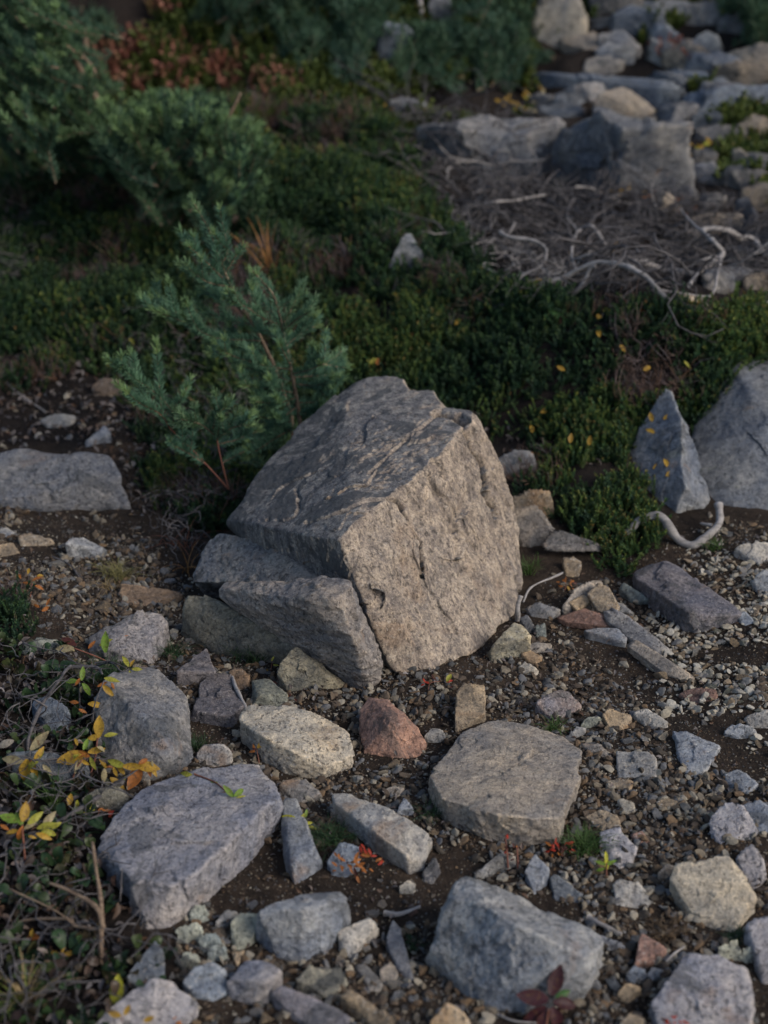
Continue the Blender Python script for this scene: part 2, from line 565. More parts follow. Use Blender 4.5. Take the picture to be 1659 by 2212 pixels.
M_COVER = leaf_material('low_leaf', [(.025, .05, .022), (.035, .07, .03), (.05, .065, .025), (.07, .045, .04)], trans=.15, rough=.4)

def wood_material(name, a, bcol, scale=60):
    m, n, out = new_mat(name)
    b = NB(n)
    tc = b.node('ShaderNodeTexCoord')
    mp = b.node('ShaderNodeMapping'); mp.inputs['Scale'].default_value = (.35, 1, 1)
    b.l(tc.outputs['Object'], mp.inputs[0])
    ns = b.noise(mp.outputs[0], scale, 6, .65, .6)
    ns2 = b.noise(mp.outputs[0], scale * .2, 3, .6)
    c = b.mix(b.rng(ns, .35, .65), a, bcol)
    c = b.mix(b.rng(ns2, .45, .7, 0, .5), c, b.mix(1., c, (.5, .48, .46), 'MULTIPLY'))
    p = b.node('ShaderNodeBsdfPrincipled'); b.l(c, p.inputs['Base Color']); p.inputs['Roughness'].default_value = .85
    bp = b.node('ShaderNodeBump'); bp.inputs['Strength'].default_value = .5; bp.inputs['Distance'].default_value = .003
    b.l(ns, bp.inputs['Height']); b.l(bp.outputs[0], p.inputs['Normal'])
    b.l(p.outputs[0], out.inputs[0])
    return m
M_DEADWOOD = wood_material('bleached_wood', (.19, .175, .165), (.42, .39, .37))
M_TWIG = wood_material('dead_twig', (.03, .028, .03), (.14, .128, .13))
M_BARK = wood_material('fir_bark', (.10, .065, .045), (.25, .18, .12), 120)
M_REDSTEM = wood_material('red_stem', (.13, .045, .035), (.24, .10, .06), 120)

def ground_material():   # soil, with black peat where the mesh attribute says so
    m, n, out = new_mat('dirt_ground')
    b = NB(n)
    tc = b.node('ShaderNodeTexCoord')
    v = tc.outputs['Object']
    big = b.noise(v, 2.2, 5, .6, .3)
    mid = b.noise(v, 28, 6, .65)
    fine = b.noise(v, 160, 4, .7)
    c = b.mix(b.rng(big, .35, .65), (.032, .024, .018), (.058, .043, .032))
    c = b.mix(b.rng(mid, .35, .7), b.mix(1., c, (.55, .55, .58), 'MULTIPLY'), b.mix(1., c, (1.3, 1.25, 1.2), 'MULTIPLY'))
    c = b.mix(b.rng(fine, .62, .70, 0, .7), c, (.22, .19, .15))
    c = b.mix(b.rng(fine, .25, .36, .8, 0), c, (.02, .017, .015))
    pa = b.node('ShaderNodeAttribute', attribute_name='peat')
    c = b.mix(b.rng(b.math('ADD', pa.outputs['Fac'], b.math('MULTIPLY', b.math('SUBTRACT', mid, .5), 1.0)), .3, .7), c, b.mix(mid, (.010, .009, .009), (.035, .026, .021)))
    p = b.node('ShaderNodeBsdfPrincipled'); b.l(c, p.inputs['Base Color']); p.inputs['Roughness'].default_value = .95
    p.inputs['Specular IOR Level'].default_value = .15
    hgt = b.math('ADD', mid, b.math('MULTIPLY', fine, .6))
    bp = b.node('ShaderNodeBump'); bp.inputs['Strength'].default_value = .9; bp.inputs['Distance'].default_value = .012
    b.l(hgt, bp.inputs['Height']); b.l(bp.outputs[0], p.inputs['Normal'])
    b.l(p.outputs[0], out.inputs[0])
    return m
M_GROUND = ground_material()

# ------------------------------------------------------------------ ground sheet
def axis(segs):
    out = [segs[0][0]]
    for a, bb, n in segs:
        out += list(np.linspace(a, bb, n + 1)[1:])
    return np.array(out)
gx = axis([(-30, -6, 24), (-6, -2.2, 38), (-2.2, 2.2, 200), (2.2, 6, 38), (6, 30, 24)])
gy = axis([(-6, 1.2, 14), (1.2, 4.6, 160), (4.6, 9, 90), (9, 48, 60)])
GX, GY = np.meshgrid(gx, gy)
gxy = np.c_[GX.ravel(), GY.ravel()]
gzz = terrain(gxy)
nx_, ny_ = len(gx), len(gy)
idx = np.arange(nx_ * ny_).reshape(ny_, nx_)
gf = np.stack([idx[:-1, :-1], idx[:-1, 1:], idx[1:, 1:], idx[1:, :-1]], -1).reshape(-1, 4)
link('ground', mesh_from('ground', np.c_[gxy, gzz], gf, [M_GROUND]), kind='structure',
     label='dark brown stony soil sloping up behind the boulder')
# ------------------------------------------------------------------ rocks
PAL = dict(grey=(.215, .215, .22), blue=(.155, .18, .215), purple=(.19, .177, .188), cream=(.44, .395, .32), tan=(.31, .245, .17),
           red=(.24, .15, .12), dark=(.105, .105, .112), olive=(.175, .165, .13), pale=(.35, .34, .32), bluegrey=(.25, .27, .30),
           warm=(.30, .265, .225), brown=(.17, .125, .09), lilac=(.275, .268, .283), green=(.20, .215, .19))
FOOT = []          # footprints: convex outlines on the ground, used to keep plants out of rock

def corner(v):
    if len(v) > 2 and isinstance(v[2], str):        # 'Y2.75': distance given outright
        return on_y(v[0], v[1], float(v[2][1:])), None
    px, py, hp = v[0], v[1], (v[2] if len(v) > 2 else 0)
    g = at(px, py + hp)
    return (on_y(px, py, g[1]) if hp else g), g

def hull2d(P):
    P = sorted(map(tuple, P))
    def half(S):
        out = []
        for p in S:
            while len(out) > 1 and (out[-1][0] - out[-2][0]) * (p[1] - out[-2][1]) - (out[-1][1] - out[-2][1]) * (p[0] - out[-2][0]) <= 0:
                out.pop()
            out.append(p)
        return out[:-1]
    return np.array(half(P) + half(P[::-1]))

rock_count = [0]
def R(label, col, verts, level=4, stain=.3, k=22, rough=1.0, skirt=.985, sink=.03, chips=3, facets=26, grain_axis=(1, 1, 1), facet_amp=.65, thick=0, mat=None, name='rock', group=None, extra=(), carve=None, tone=1.0):
    rock_count[0] += 1
    seed = rock_count[0] * 131
    level += 1
    P, G = [], []
    for v in verts:
        p, g = corner(v)
        P.append(p)
    P = [np.asarray(p) for p in P] + [np.asarray(e, float) for e in extra]
    c = np.mean(P, axis=0)
    if thick:
        P += [c + (p - c) * .95 - np.array([0, 0, thick]) for p in P]
        skirt = 0
        rough, k = rough * .35, 44
    if skirt:
        base = []
        for p in P:
            xy = c[:2] + (p[:2] - c[:2]) * skirt
            base.append(np.array([xy[0], xy[1], hz(*xy) - sink]))
        P += base
    if mat is None and col in ('cream', 'pale', 'warm') and rock_count[0] % 3: mat = M_SMOOTH
    me, loc = rock_mesh(name, P, level, k, rough, seed, [mat or M_ROCK], carve, chips, facets, grain_axis, facet_amp)
    o = link(name, me, None, loc, label, 'boulder' if name == 'boulder' else 'rock', group)
    cc = PAL[col] if isinstance(col, str) else col
    tone *= 1.28
    o.color = (cc[0] * tone, cc[1] * tone, cc[2] * tone, stain)
    FOOT.append(hull2d([(p[0], p[1]) for p in P]))
    return o

# ---- the split boulder
BV = [(491, 1125, 'Y3.05'), (567, 1012, 'Y3.20'), (664, 905, 'Y3.35'), (733, 846, 'Y3.42'), (786, 815, 'Y3.45'), (852, 812, 'Y3.45'),
      (945, 836, 'Y3.38'), (1023, 889, 'Y3.22'), (957, 978, 'Y3.03'), (860, 1081, 'Y2.87'), (733, 1156, 'Y2.74'),
      (645, 1161, 'Y2.83'), (557, 1154, 'Y2.95'), (1064, 964, 'Y3.2'), (1091, 1017, 'Y3.2'), (1099, 1095, 'Y3.12'), (1130, 1212, 'Y3.05'),
      (1110, 1330), (1045, 1392), (947, 1446), (845, 1456), (836, 1388, 'Y2.67'), (500, 1140, 'Y3.1')]
bx = [(-.06, 3.0, -.05), (.02, 2.76, -.06), (.25, 3.0, -.05), (.28, 3.3, -.05), (-.3, 3.2, -.02), (-.1, 3.55, .0), (.1, 3.55, .0), (.2, 3.45, .05)]

GROOVES = [  # survey lines of cracks and flutes: points, half width, depth
    ([(945, 893), (965, 897), (1000, 910), (1022, 965), (1042, 1010), (1055, 1070), (1068, 1110)], .008, .09),
    ([(945, 893), (925, 912), (880, 950), (800, 1020)], .003, .006),
    ([(860, 1081), (840, 1078), (790, 1082), (740, 1105), (660, 1130)], .004, .009),
    ([(862, 1082), (880, 1120), (905, 1165), (912, 1190), (912, 1245)], .0035, .025),
    ([(1015, 1060), (1005, 1090), (985, 1120), (975, 1150)], .009, .009),
    ([(945, 1065), (960, 1110), (985, 1145), (990, 1200), (1000, 1245)], .009, .007),
    ([(985, 1145), (1015, 1170), (1045, 1215)], .007, .007),
    ([(850, 1400), (862, 1380), (880, 1350), (905, 1390), (930, 1420)], .005, .006),
    ([(800, 1230), (815, 1290), (850, 1380)], .012, .003),
    ([(640, 1055), (645, 1085), (630, 1120), (560, 1125)], .004, .006),
]

def boulder_carve(V, nd):
    px, py = project(V)
    # nearest mesh point to each surveyed point, from the camera's side of the rock
    front = ((V - np.array([0, 0, CAM_Z])) * nd).sum(1) < 0
    for line, w, dep in GROOVES:
        path = []
        L = smooth_path(np.array([(a, b_, 0) for a, b_ in line], float), len(line) * 6)
        for a, b_, _ in L:
            d = (px - a) ** 2 + (py - b_) ** 2
            near = (d < 80) & front
            if not near.any(): continue
            ids = np.where(near)[0]
            path.append(V[ids[np.argmin(d[ids])]])
        if len(path) < 2: continue
        path = np.array(path)
        path += np.c_[[vnoise(path * 60, s) for s in (1, 2, 3)]].T * .003
        lo, hi = path.min(0) - .06, path.max(0) + .06
        m = np.where(((V > lo) & (V < hi)).all(1))[0]
        best = np.full(len(m), 9.)
        for i in range(len(path) - 1):
            a, b_ = path[i], path[i + 1]
            ab = b_ - a
            t = np.clip(((V[m] - a) @ ab) / (ab @ ab + 1e-12), 0, 1)
            best = np.minimum(best, np.linalg.norm(V[m] - (a + t[:, None] * ab), axis=1))
        wv = w * (1 + .45 * vnoise(V[m] * 40, 8))
        V[m] -= nd[m] * (dep * np.exp(-(best / wv) ** 2))[:, None]
    # stepped crest: the back edge breaks down in two ledges towards the right
    px, py = project(V)
    ys = np.interp(px, [700, 740, 786, 850, 872, 886, 938, 950, 962, 1018, 1030, 1060], [820, 838, 812, 809, 822, 843, 845, 868, 880, 890, 900, 955])
    ys = ys + 4 * vnoise(V * 45, 77)
    up = (py < ys) & (V[:, 2] > .15) & (px > 730) & (px < 1060)
    dist = np.linalg.norm(V - np.array([0, 0, CAM_Z]), axis=1)
    V[up, 2] -= ((ys - py) * dist / FPX / .93)[up]
    # flutes running down the broken face, strata on the old skin
    face = np.clip((nd @ np.array([.5, -.83, .25]) - .25) * 2.5, 0, 1)
    q = V @ np.array([[1, 0, 0], [0, 1, 0], [-.28, .1, .22]])
    V = V + nd * (face * (.005 * fbm(q * 20, 3, 301) + .0012 * fbm(V * 90, 2, 302)))[:, None]
    return V

boulder = R('large split boulder of tan and grey rock with a dark crack', (.3, .27, .24), BV, 7, k=34, rough=.55, skirt=0, mat=M_BOULDER,
            name='boulder', extra=bx, carve=boulder_carve, chips=0, facets=110, grain_axis=(1.3, 1.3, .55), facet_amp=.75)
me = boulder.data
nrm = np.empty(len(me.vertices) * 3, np.float32)
me.vertices.foreach_get('normal', nrm)
nrm = nrm.reshape(-1, 3)
br = np.clip((nrm @ np.array([.62, -.72, .12])) * 1.4, 0, 1)
att = me.attributes.new('broken', 'FLOAT', 'POINT')
att.data.foreach_set('value', br.astype(np.float32))

def slab_carve(V, nd):
    return V + nd * (.0035 * fbm(V * np.array([30, 30, 90]), 3, 77))[:, None]

R('dark tilted slab broken off the front of the large boulder', (.235, .215, .20),
  [(472, 1271, 'Y2.80'), (489, 1254, 'Y2.82'), (606, 1250, 'Y2.76'), (713, 1268, 'Y2.62'), (746, 1252, 'Y2.67'), (756, 1262, 'Y2.66'),
   (788, 1330, 'Y2.655'), (822, 1403, 'Y2.63'), (828, 1453, 'Y2.60'), (798, 1486), (774, 1490), (684, 1414, 'Y2.62'), (606, 1361, 'Y2.68'),
   (518, 1312, 'Y2.74'), (474, 1288, 'Y2.79'), (650, 1292, 'Y2.62'), (738, 1308, 'Y2.59'), (776, 1393, 'Y2.56')],
  6, stain=.25, k=34, rough=.6, skirt=0, extra=[(-.12, 2.74, .1), (-.06, 2.72, .0), (-.05, 2.62, -.05), (-.12, 2.70, .02)], carve=slab_carve, facet_amp=.45, chips=3)
R('lichen-covered upper slab wedged between boulder and dark slab', (.215, .21, .205),
  [(411, 1239, 'Y2.98'), (455, 1168, 'Y3.05'), (479, 1154, 'Y3.05'), (552, 1159, 'Y2.98'), (586, 1183, 'Y2.93'), (660, 1217, 'Y2.86'), (703, 1244, 'Y2.81'),
   (708, 1264, 'Y2.75'), (606, 1251, 'Y2.83'), (498, 1244, 'Y2.90'), (474, 1256, 'Y2.91'), (415, 1251, 'Y2.95')],
  6, stain=.25, k=34, rough=.6, skirt=0, extra=[(-.38, 3.0, -.02), (-.2, 2.95, -.02), (-.15, 2.9, .05), (-.3, 3.1, -.02)], mat=M_CRUST, carve=slab_carve, facet_amp=.45, chips=3)

# ---- rocks before and left of the boulder
R('long rounded olive rock lying under the dark slab', 'olive', [(385, 1305, 60), (400, 1280, 75), (430, 1285, 80), (500, 1310, 70), (575, 1352, 60), (630, 1380, 50), (642, 1398, 40), (615, 1430), (475, 1408, 8), (435, 1392, 8), (415, 1368, 10), (388, 1345, 25)], 5, .2, k=12)
R('greenish triangular rock propped against the dark slab', 'olive', [(640, 1393, 60), (600, 1435, 50), (603, 1480, 5), (620, 1495), (735, 1487), (748, 1476, 5), (695, 1446, 35)], 5, .4, tone=1.15)
R('small dark wedge rock with a tan front edge', 'purple', [(445, 1400, 34), (468, 1450, 30), (378, 1450, 30), (382, 1465, 12), (400, 1480), (460, 1463, 5)], 4, .3, tone=.75)
R('dark purple flat slab with a pale stick on it', 'purple', [(415, 1538, 20), (430, 1478, 20), (470, 1450, 15), (500, 1457, 15), (530, 1520, 22), (498, 1545, 25), (410, 1556), (480, 1572), (527, 1540)], 5, .2, tone=.72)
R('small brown rock behind the dark purple slab', 'brown', [(492, 1447, 15), (515, 1440, 18), (540, 1455, 15), (537, 1487), (512, 1492)], 3, .6)
R('small greenish blue rock behind the cream rock', 'green', [(545, 1470, 22), (580, 1465, 24), (622, 1500, 15), (615, 1527), (543, 1527), (560, 1500, 25)], 4, .2, tone=.8)
R('big ridged grey rock among the yellow willow leaves', 'grey', [(205, 1500, 60), (225, 1470, 80), (295, 1437, 60), (345, 1440, 60), (385, 1480, 50), (407, 1515, 42), (414, 1640, 5), (385, 1672), (300, 1690), (240, 1655), (205, 1600, 10), (262, 1510, 95), (330, 1565, 85), (374, 1622, 52)], 5, .45, tone=.95)
R('grey rock with a pale front beside the olive rock', 'lilac', [(195, 1375, 20), (270, 1335, 50), (320, 1320, 58), (350, 1325, 54), (362, 1345, 42), (346, 1405, 15), (320, 1437), (288, 1430), (255, 1402, 30), (190, 1405, 5), (330, 1390, 35)], 5, .3, tone=.85)
R('flat brown rock below the pale grass tuft', 'brown', [(262, 1262, 16), (300, 1265, 16), (380, 1275, 12), (397, 1283, 10), (385, 1300), (310, 1309), (270, 1304), (258, 1280, 5)], 4, .6, tone=1.2)
R('grey wedge rock left of the pale grass tuft', 'bluegrey', [(140, 1175, 30), (150, 1160, 36), (180, 1162, 32), (232, 1185, 15), (215, 1205), (150, 1203)], 4, .3)
R('flat tan rock near the left edge below the left block', 'tan', [(38, 1155, 15), (60, 1150, 15), (118, 1165, 10), (105, 1179), (45, 1181)], 3, .4, tone=1.1)
R('tan slab cut by the left edge below the left block', 'tan', [(-20, 1178, 15), (25, 1168, 15), (42, 1195), (0, 1206), (-20, 1200)], 3, .5)
R('pale flat stone at the left edge above the tan slab', 'pale', [(-15, 1145, 10), (15, 1138, 10), (32, 1150, 5), (20, 1161), (-15, 1161)], 3, .1)
R('large grey block at the left edge below the heath', 'grey', [(-60, 1000, 55), (-10, 990, 60), (35, 970, 78), (150, 985, 85), (235, 985, 72), (262, 1030, 50), (287, 1100), (225, 1098, 4), (110, 1092, 4), (45, 1096), (-60, 1090), (190, 1050, 45)], 5, .4, k=26)
R('pale flat stone on the dirt above the left block', 'pale', [(85, 905, 10), (120, 892, 15), (165, 895, 15), (150, 920), (105, 926)], 3, .1, tone=.85)
R('bluish upright stone on the dirt near the fir sapling', 'bluegrey', [(182, 955, 10), (222, 918, 32), (245, 930, 25), (240, 955), (190, 966)], 3, .1)
R('brown rounded rock half hidden at the heath edge', 'brown', [(198, 832, 18), (225, 812, 30), (255, 818, 28), (270, 838, 18), (262, 856), (205, 855)], 3, .2, k=10)
R('long cream rock with bluish left side', 'cream', [(525, 1532, 45), (560, 1523, 55), (592, 1522, 56), (680, 1537, 50), (740, 1570, 40), (757, 1592, 36), (772, 1635, 14), (520, 1560, 45), (560, 1585, 56), (640, 1625, 50), (700, 1652, 30), (525, 1600, 8), (560, 1640), (610, 1667), (690, 1674), (768, 1658)], 5, .5, k=26)
R('red-brown mottled rock before the dark slab', 'red', [(778, 1528, 35), (800, 1503, 46), (835, 1510, 50), (870, 1535, 46), (905, 1575, 32), (922, 1608, 10), (900, 1637), (850, 1641), (785, 1627), (778, 1570, 15), (850, 1556, 62)], 5, .55, tone=1.15)
R('rounded grey stone below the dark purple slab', 'grey', [(425, 1625, 15), (440, 1606, 28), (480, 1605, 28), (503, 1625, 18), (498, 1650), (460, 1658), (428, 1648)], 4, .5, k=8, tone=1.1)
R('blue-grey stone under the willow stems at left', 'blue', [(65, 1515, 40), (100, 1498, 50), (150, 1530, 42), (157, 1570, 10), (120, 1587), (75, 1560)], 4, .1)
R('blue-grey block in shade below the yellow willow leaves', 'blue', [(20, 1630, 35), (90, 1615, 45), (190, 1650, 40), (200, 1690, 10), (120, 1710), (30, 1690)], 4, .1, tone=.8)
R('pale lichen-spotted stone at left beneath a green leaf', 'green', [(40, 1395, 14), (80, 1375, 22), (130, 1385, 20), (140, 1410), (60, 1418)], 3, .1, tone=1.2)
R('small olive block left of the lilac slab top', 'olive', [(175, 1725, 25), (215, 1698, 34), (262, 1700, 34), (280, 1722, 18), (265, 1750), (200, 1752)], 4, .2)
R('large flat lilac slab with a green seedling on it', 'lilac', [(205, 1835, 30), (240, 1770, 35), (300, 1708, 35), (380, 1672, 35), (500, 1652, 40), (562, 1650, 45), (592, 1690, 55), (604, 1722, 62), (522, 1785, 78), (430, 1880, 78), (390, 1915, 76), (330, 1915, 70), (270, 1900, 60), (600, 1770, 5), (560, 1850), (490, 1902), (420, 1967), (355, 2010), (315, 2002), (268, 1950, 5)], 6, .25, k=36, tone=1.05)
R('narrow upright grey slab right of the lilac slab', 'bluegrey', [(612, 1725, 25), (640, 1720, 25), (660, 1800, 35), (682, 1830, 36), (698, 1868, 5), (640, 1908), (615, 1878, 5), (628, 1862, 32), (608, 1790, 20)], 4, .2, tone=.85)
R('tan capped chunk above the mossy tuft', 'warm', [(603, 1692, 20), (620, 1682, 26), (660, 1682, 26), (695, 1715, 12), (690, 1727), (640, 1737), (605, 1712, 5)], 4, .5)
R('pale triangular rock with a grey shaded left flank', 'pale', [(715, 1714, 40), (740, 1705, 40), (800, 1725, 46), (850, 1750, 46), (925, 1800, 26), (929, 1825, 15), (915, 1877), (880, 1872), (770, 1805), (725, 1750, 5), (720, 1735, 36), (800, 1790, 46), (880, 1850, 36)], 5, .45, k=28)
R('small bluish stone behind the orange leaves', 'blue', [(705, 1862, 15), (735, 1820, 30), (775, 1825, 30), (778, 1870, 10), (745, 1897), (715, 1892)], 4, .1, tone=1.2)
R('blocky blue-grey rock with a square lit corner', 'bluegrey', [(558, 1970, 70), (600, 1950, 76), (660, 1930, 76), (740, 1928, 66), (755, 1945, 62), (655, 1966, 92), (560, 2020, 10), (600, 2070), (650, 2082), (700, 2066), (748, 2000, 5)], 5, .5, k=28, tone=.95)
R('pale green leaf-shaped stone left of the blocky rock', 'green', [(497, 1990, 30), (520, 1970, 36), (555, 1975, 36), (561, 1995, 30), (540, 2035, 10), (515, 2056), (500, 2042)], 4, .1, tone=1.25)
R('tiny tan chip under the pale green stone', 'tan', [(500, 2056, 10), (530, 2050, 10), (527, 2066), (512, 2089)], 3, .5, tone=1.2)
R('small grey stone below the front of the lilac slab', 'pale', [(463, 1992, 15), (485, 1965, 22), (517, 1970, 20), (506, 1995), (475, 2009)], 3, .2, tone=.8)
for i, (x, y, r, t) in enumerate([(430, 1972, 22, 'uppermost of the lichen lumps, touching the lilac slab'), (412, 2016, 30, 'largest knobbly pale lichen lump below the lilac slab'), (452, 2034, 26, 'knobbly pale lichen lump nearest the pale green stone'), (468, 2058, 22, 'knobbly lichen lump just left of the tan chip'), (408, 2076, 26, 'lowest knobbly lichen lump, beside the blue triangle stone'), (262, 2070, 16, 'small knobbly lichen lump left of the blue triangle stone'), (1575, 2055, 26, 'knobbly lichen lump left of the right-edge rock'), (1612, 2062, 20, 'small knobbly lichen lump nearest the right edge')]):
    R(t, 'green', [(x - r, y, r * .6), (x - r * .5, y - r * .7, r), (x + r * .6, y - r * .8, r), (x + r, y, r * .6), (x + r * .5, y + r * .8), (x - r * .6, y + r * .8)], 5, .2, k=7, rough=4.2, mat=M_CRUST, group='knobbly lichen lumps', tone=1.75)
R('dark blue triangular stone near the bottom left', 'blue', [(270, 2112, 20), (335, 2027, 42), (352, 2050, 36), (358, 2115, 5), (320, 2137), (280, 2128)], 4, .1, tone=.9)
R('rounded blue-grey stone left of the two-toned stone', 'blue', [(395, 2120, 25), (420, 2085, 36), (455, 2075, 36), (487, 2090, 30), (489, 2140, 10), (460, 2164), (420, 2157)], 4, .1, tone=1.3)
R('two-toned grey stone below the blocky rock', 'lilac', [(490, 2120, 30), (530, 2075, 42), (580, 2075, 42), (613, 2100, 36), (575, 2118, 52), (611, 2128, 10), (545, 2172), (500, 2157)], 4, .2)
R('pale rock at the bottom edge near the upright leaf', 'lilac', [(255, 2160, 40), (330, 2115, 46), (365, 2120, 46), (426, 2170, 25), (385, 2205, 8), (250, 2240), (330, 2260), (200, 2215, 22)], 5, .3, tone=1.2)
R('long purplish rock at the bottom edge', 'purple', [(585, 2140, 30), (605, 2125, 36), (650, 2145, 36), (735, 2180, 30), (759, 2200, 15), (745, 2218), (680, 2232), (590, 2180)], 4, .2, tone=1.25)
R('rough crusted rock above the long purplish rock', 'olive', [(640, 2115, 30), (670, 2090, 36), (740, 2090, 32), (746, 2105, 26), (715, 2162), (660, 2145)], 4, .3, k=10, rough=2.6, mat=M_CRUST, tone=1.45)
R('reddish tan block at the bottom edge centre', 'tan', [(733, 2150, 25), (755, 2132, 32), (800, 2160, 32), (850, 2200, 28), (830, 2240), (760, 2195)], 4, .5, tone=.85)
R('white speckled stone right of the blocky rock', 'pale', [(728, 2012, 26), (770, 1990, 32), (800, 1978, 32), (816, 1995, 26), (802, 2037), (755, 2072), (730, 2047, 5)], 4, .1, tone=1.1)
R('long thin curved stone left of the big blue rock', 'grey', [(833, 2030, 15), (850, 1985, 20), (865, 2005, 20), (860, 2050, 16), (894, 2110, 5), (885, 2127), (855, 2092)], 4, .2, tone=1.05)
R('thin grey sliver stone left of the long curved stone', 'grey', [(765, 2085, 10), (790, 2080, 12), (830, 2125, 8), (820, 2146), (800, 2140)], 3, .2, tone=.85)
R('small rounded tan stone below the thin curved stone', 'warm', [(820, 2090, 20), (845, 2075, 26), (862, 2100, 15), (842, 2132), (822, 2127)], 3, .2)
R('tan pointed rock at the bottom edge below the big blue rock', 'tan', [(928, 2205, 20), (965, 2165, 38), (1000, 2180, 32), (1020, 2215, 10), (935, 2245), (1015, 2245)], 4, .4, tone=1.2)
R('big blue-grey rock with a cream upper edge in the foreground', (.29, .30, .31), [(1000, 1885, 100), (1025, 1890, 100), (1110, 1940, 100), (1265, 2005, 80), (1302, 2030, 65), (975, 1935, 118), (1055, 1960, 140), (1130, 2005, 142), (1190, 2030, 132), (1268, 2070, 90), (1304, 2055, 50), (922, 2045, 40), (935, 2085, 15), (1000, 2142), (1050, 2182), (1130, 2197), (1200, 2177), (1250, 2142), (1287, 2090, 10), (950, 1960, 92), (924, 2030, 58)], 6, .42, k=24, skirt=.95)
R('broad flat warm-grey rock right of centre in the foreground', 'warm', [(1000, 1580, 30), (1060, 1558, 30), (1120, 1562, 30), (1190, 1580, 30), (1240, 1605, 30), (1256, 1620, 28), (1240, 1680, 42), (1226, 1740, 52), (925, 1680, 40), (960, 1720, 50), (1040, 1750, 60), (1130, 1765, 66), (1210, 1765, 62), (928, 1710, 5), (970, 1782), (1060, 1812), (1160, 1833), (1197, 1828), (1224, 1780), (1252, 1680), (985, 1600, 30)], 6, .35, k=26, tone=1.05)
R('upright tan rock behind the broad flat rock', 'tan', [(985, 1492, 40), (1000, 1472, 46), (1048, 1480, 46), (1049, 1540, 20), (1030, 1557), (985, 1582), (983, 1540, 20)], 4, .3)
R('purplish rock with an orange right side behind a grass tuft', 'purple', [(1155, 1515, 30), (1195, 1490, 42), (1230, 1490, 36), (1254, 1525, 10), (1237, 1542), (1200, 1557), (1155, 1542)], 4, .6, tone=1.15)
# ---- right of the boulder
R('pale yellowish block leaning at the boulder foot', (.33, .30, .22), [(1052, 1415, 5), (1060, 1395, 35), (1110, 1345, 52), (1130, 1350, 52), (1148, 1375, 42), (1130, 1397, 20), (1090, 1422), (1060, 1422)], 4, .2)
R('flat tan-brown chip right of the yellowish block', 'warm', [(1130, 1400, 10), (1150, 1388, 13), (1193, 1388, 13), (1190, 1406), (1150, 1413)], 3, .4)
R('thin tan chip lowest beside the yellowish block', 'tan', [(1125, 1410, 10), (1145, 1403, 13), (1173, 1420, 8), (1155, 1436), (1135, 1427)], 3, .5, tone=1.1)
R('small cream wedge below the chips at the boulder foot', 'cream', [(1118, 1440, 8), (1135, 1428, 16), (1164, 1445, 10), (1160, 1459), (1135, 1457)], 3, .2, tone=.9)
R('small grey cube stone behind the tan chips', 'green', [(1155, 1350, 16), (1178, 1345, 20), (1181, 1376), (1160, 1379)], 3, .1)
R('small rounded stone between yellowish block and boulder', 'grey', [(1122, 1332, 25), (1140, 1325, 30), (1154, 1350, 15), (1140, 1369), (1120, 1352, 5)], 3, .2)
R('flat grey stone with a rusty end left of the peaked rock', 'grey', [(1137, 1310, 15), (1160, 1300, 20), (1212, 1315, 12), (1190, 1341), (1150, 1332)], 4, .6)
R('peaked tan rock at the top of the slab pile', 'warm', [(1212, 1315, 15), (1240, 1270, 42), (1275, 1252, 52), (1300, 1255, 50), (1310, 1285, 30), (1290, 1312, 8), (1225, 1324)], 4, .45)
R('dark brown flat slab across the slab pile', 'red', [(1203, 1333, 14), (1262, 1313, 30), (1300, 1325, 26), (1346, 1350, 14), (1335, 1357, 10), (1262, 1347, 16), (1222, 1343, 12)], 4, .3, tone=.85, thick=.014, chips=1)
R('thin leaning tan slab on the peaked rock', 'tan', [(1268, 1280, 42), (1292, 1258, 56), (1316, 1268, 52), (1340, 1312, 30), (1322, 1326, 22), (1290, 1318, 24)], 4, .4, thick=.014, chips=1)
R('long grey slab running down the right of the pile', 'grey', [(1303, 1318, 32), (1328, 1308, 40), (1372, 1340, 28), (1455, 1405, 5), (1428, 1414, 1), (1385, 1398, 6), (1350, 1368, 12), (1308, 1337, 24)], 4, .2, thick=.014, chips=1)
R('flat bluish slab at the front of the pile', 'bluegrey', [(1261, 1362, 18), (1300, 1354, 22), (1336, 1357, 24), (1354, 1378, 18), (1352, 1390, 10), (1310, 1374, 16), (1280, 1368, 16)], 4, .5, thick=.026, chips=1, tone=.9)
R('lowest long pale slab pointing at the gravel', 'warm', [(1352, 1392, 20), (1372, 1380, 26), (1412, 1404, 24), (1448, 1430, 18), (1502, 1462, 6), (1490, 1475, 1), (1436, 1455, 6), (1380, 1420, 12)], 4, .2, thick=.014, chips=1)
R('small tan plate leaning on the left of the pile', 'tan', [(1228, 1300, 22), (1262, 1282, 34), (1280, 1296, 28), (1246, 1318, 14)], 3, .5, thick=.010, chips=1)
R('grey shard between the pile and the pale green stone', 'pale', [(1316, 1296, 14), (1345, 1302, 16), (1372, 1325, 10), (1340, 1322, 8)], 3, .2, thick=.012, chips=1, tone=.8)
R('cream shard on the dirt before the pile', 'cream', [(1390, 1428, 8), (1412, 1420, 12), (1436, 1440, 8), (1410, 1448, 3)], 3, .2, thick=.012, chips=1, tone=.8)
R('large dark purple slab tilted on the right gravel', 'purple', [(1365, 1237, 25), (1425, 1208, 32), (1470, 1225, 32), (1600, 1320, 20), (1606, 1334, 8), (1372, 1247, 30), (1480, 1318, 42), (1500, 1332, 36), (1370, 1258), (1475, 1342), (1500, 1347), (1600, 1342)], 5, .2, k=30, tone=.95)
R('pale green flat stone left of the dark purple slab', 'green', [(1337, 1267, 20), (1345, 1255, 26), (1400, 1290, 15), (1406, 1301), (1370, 1306), (1340, 1287)], 3, .1)
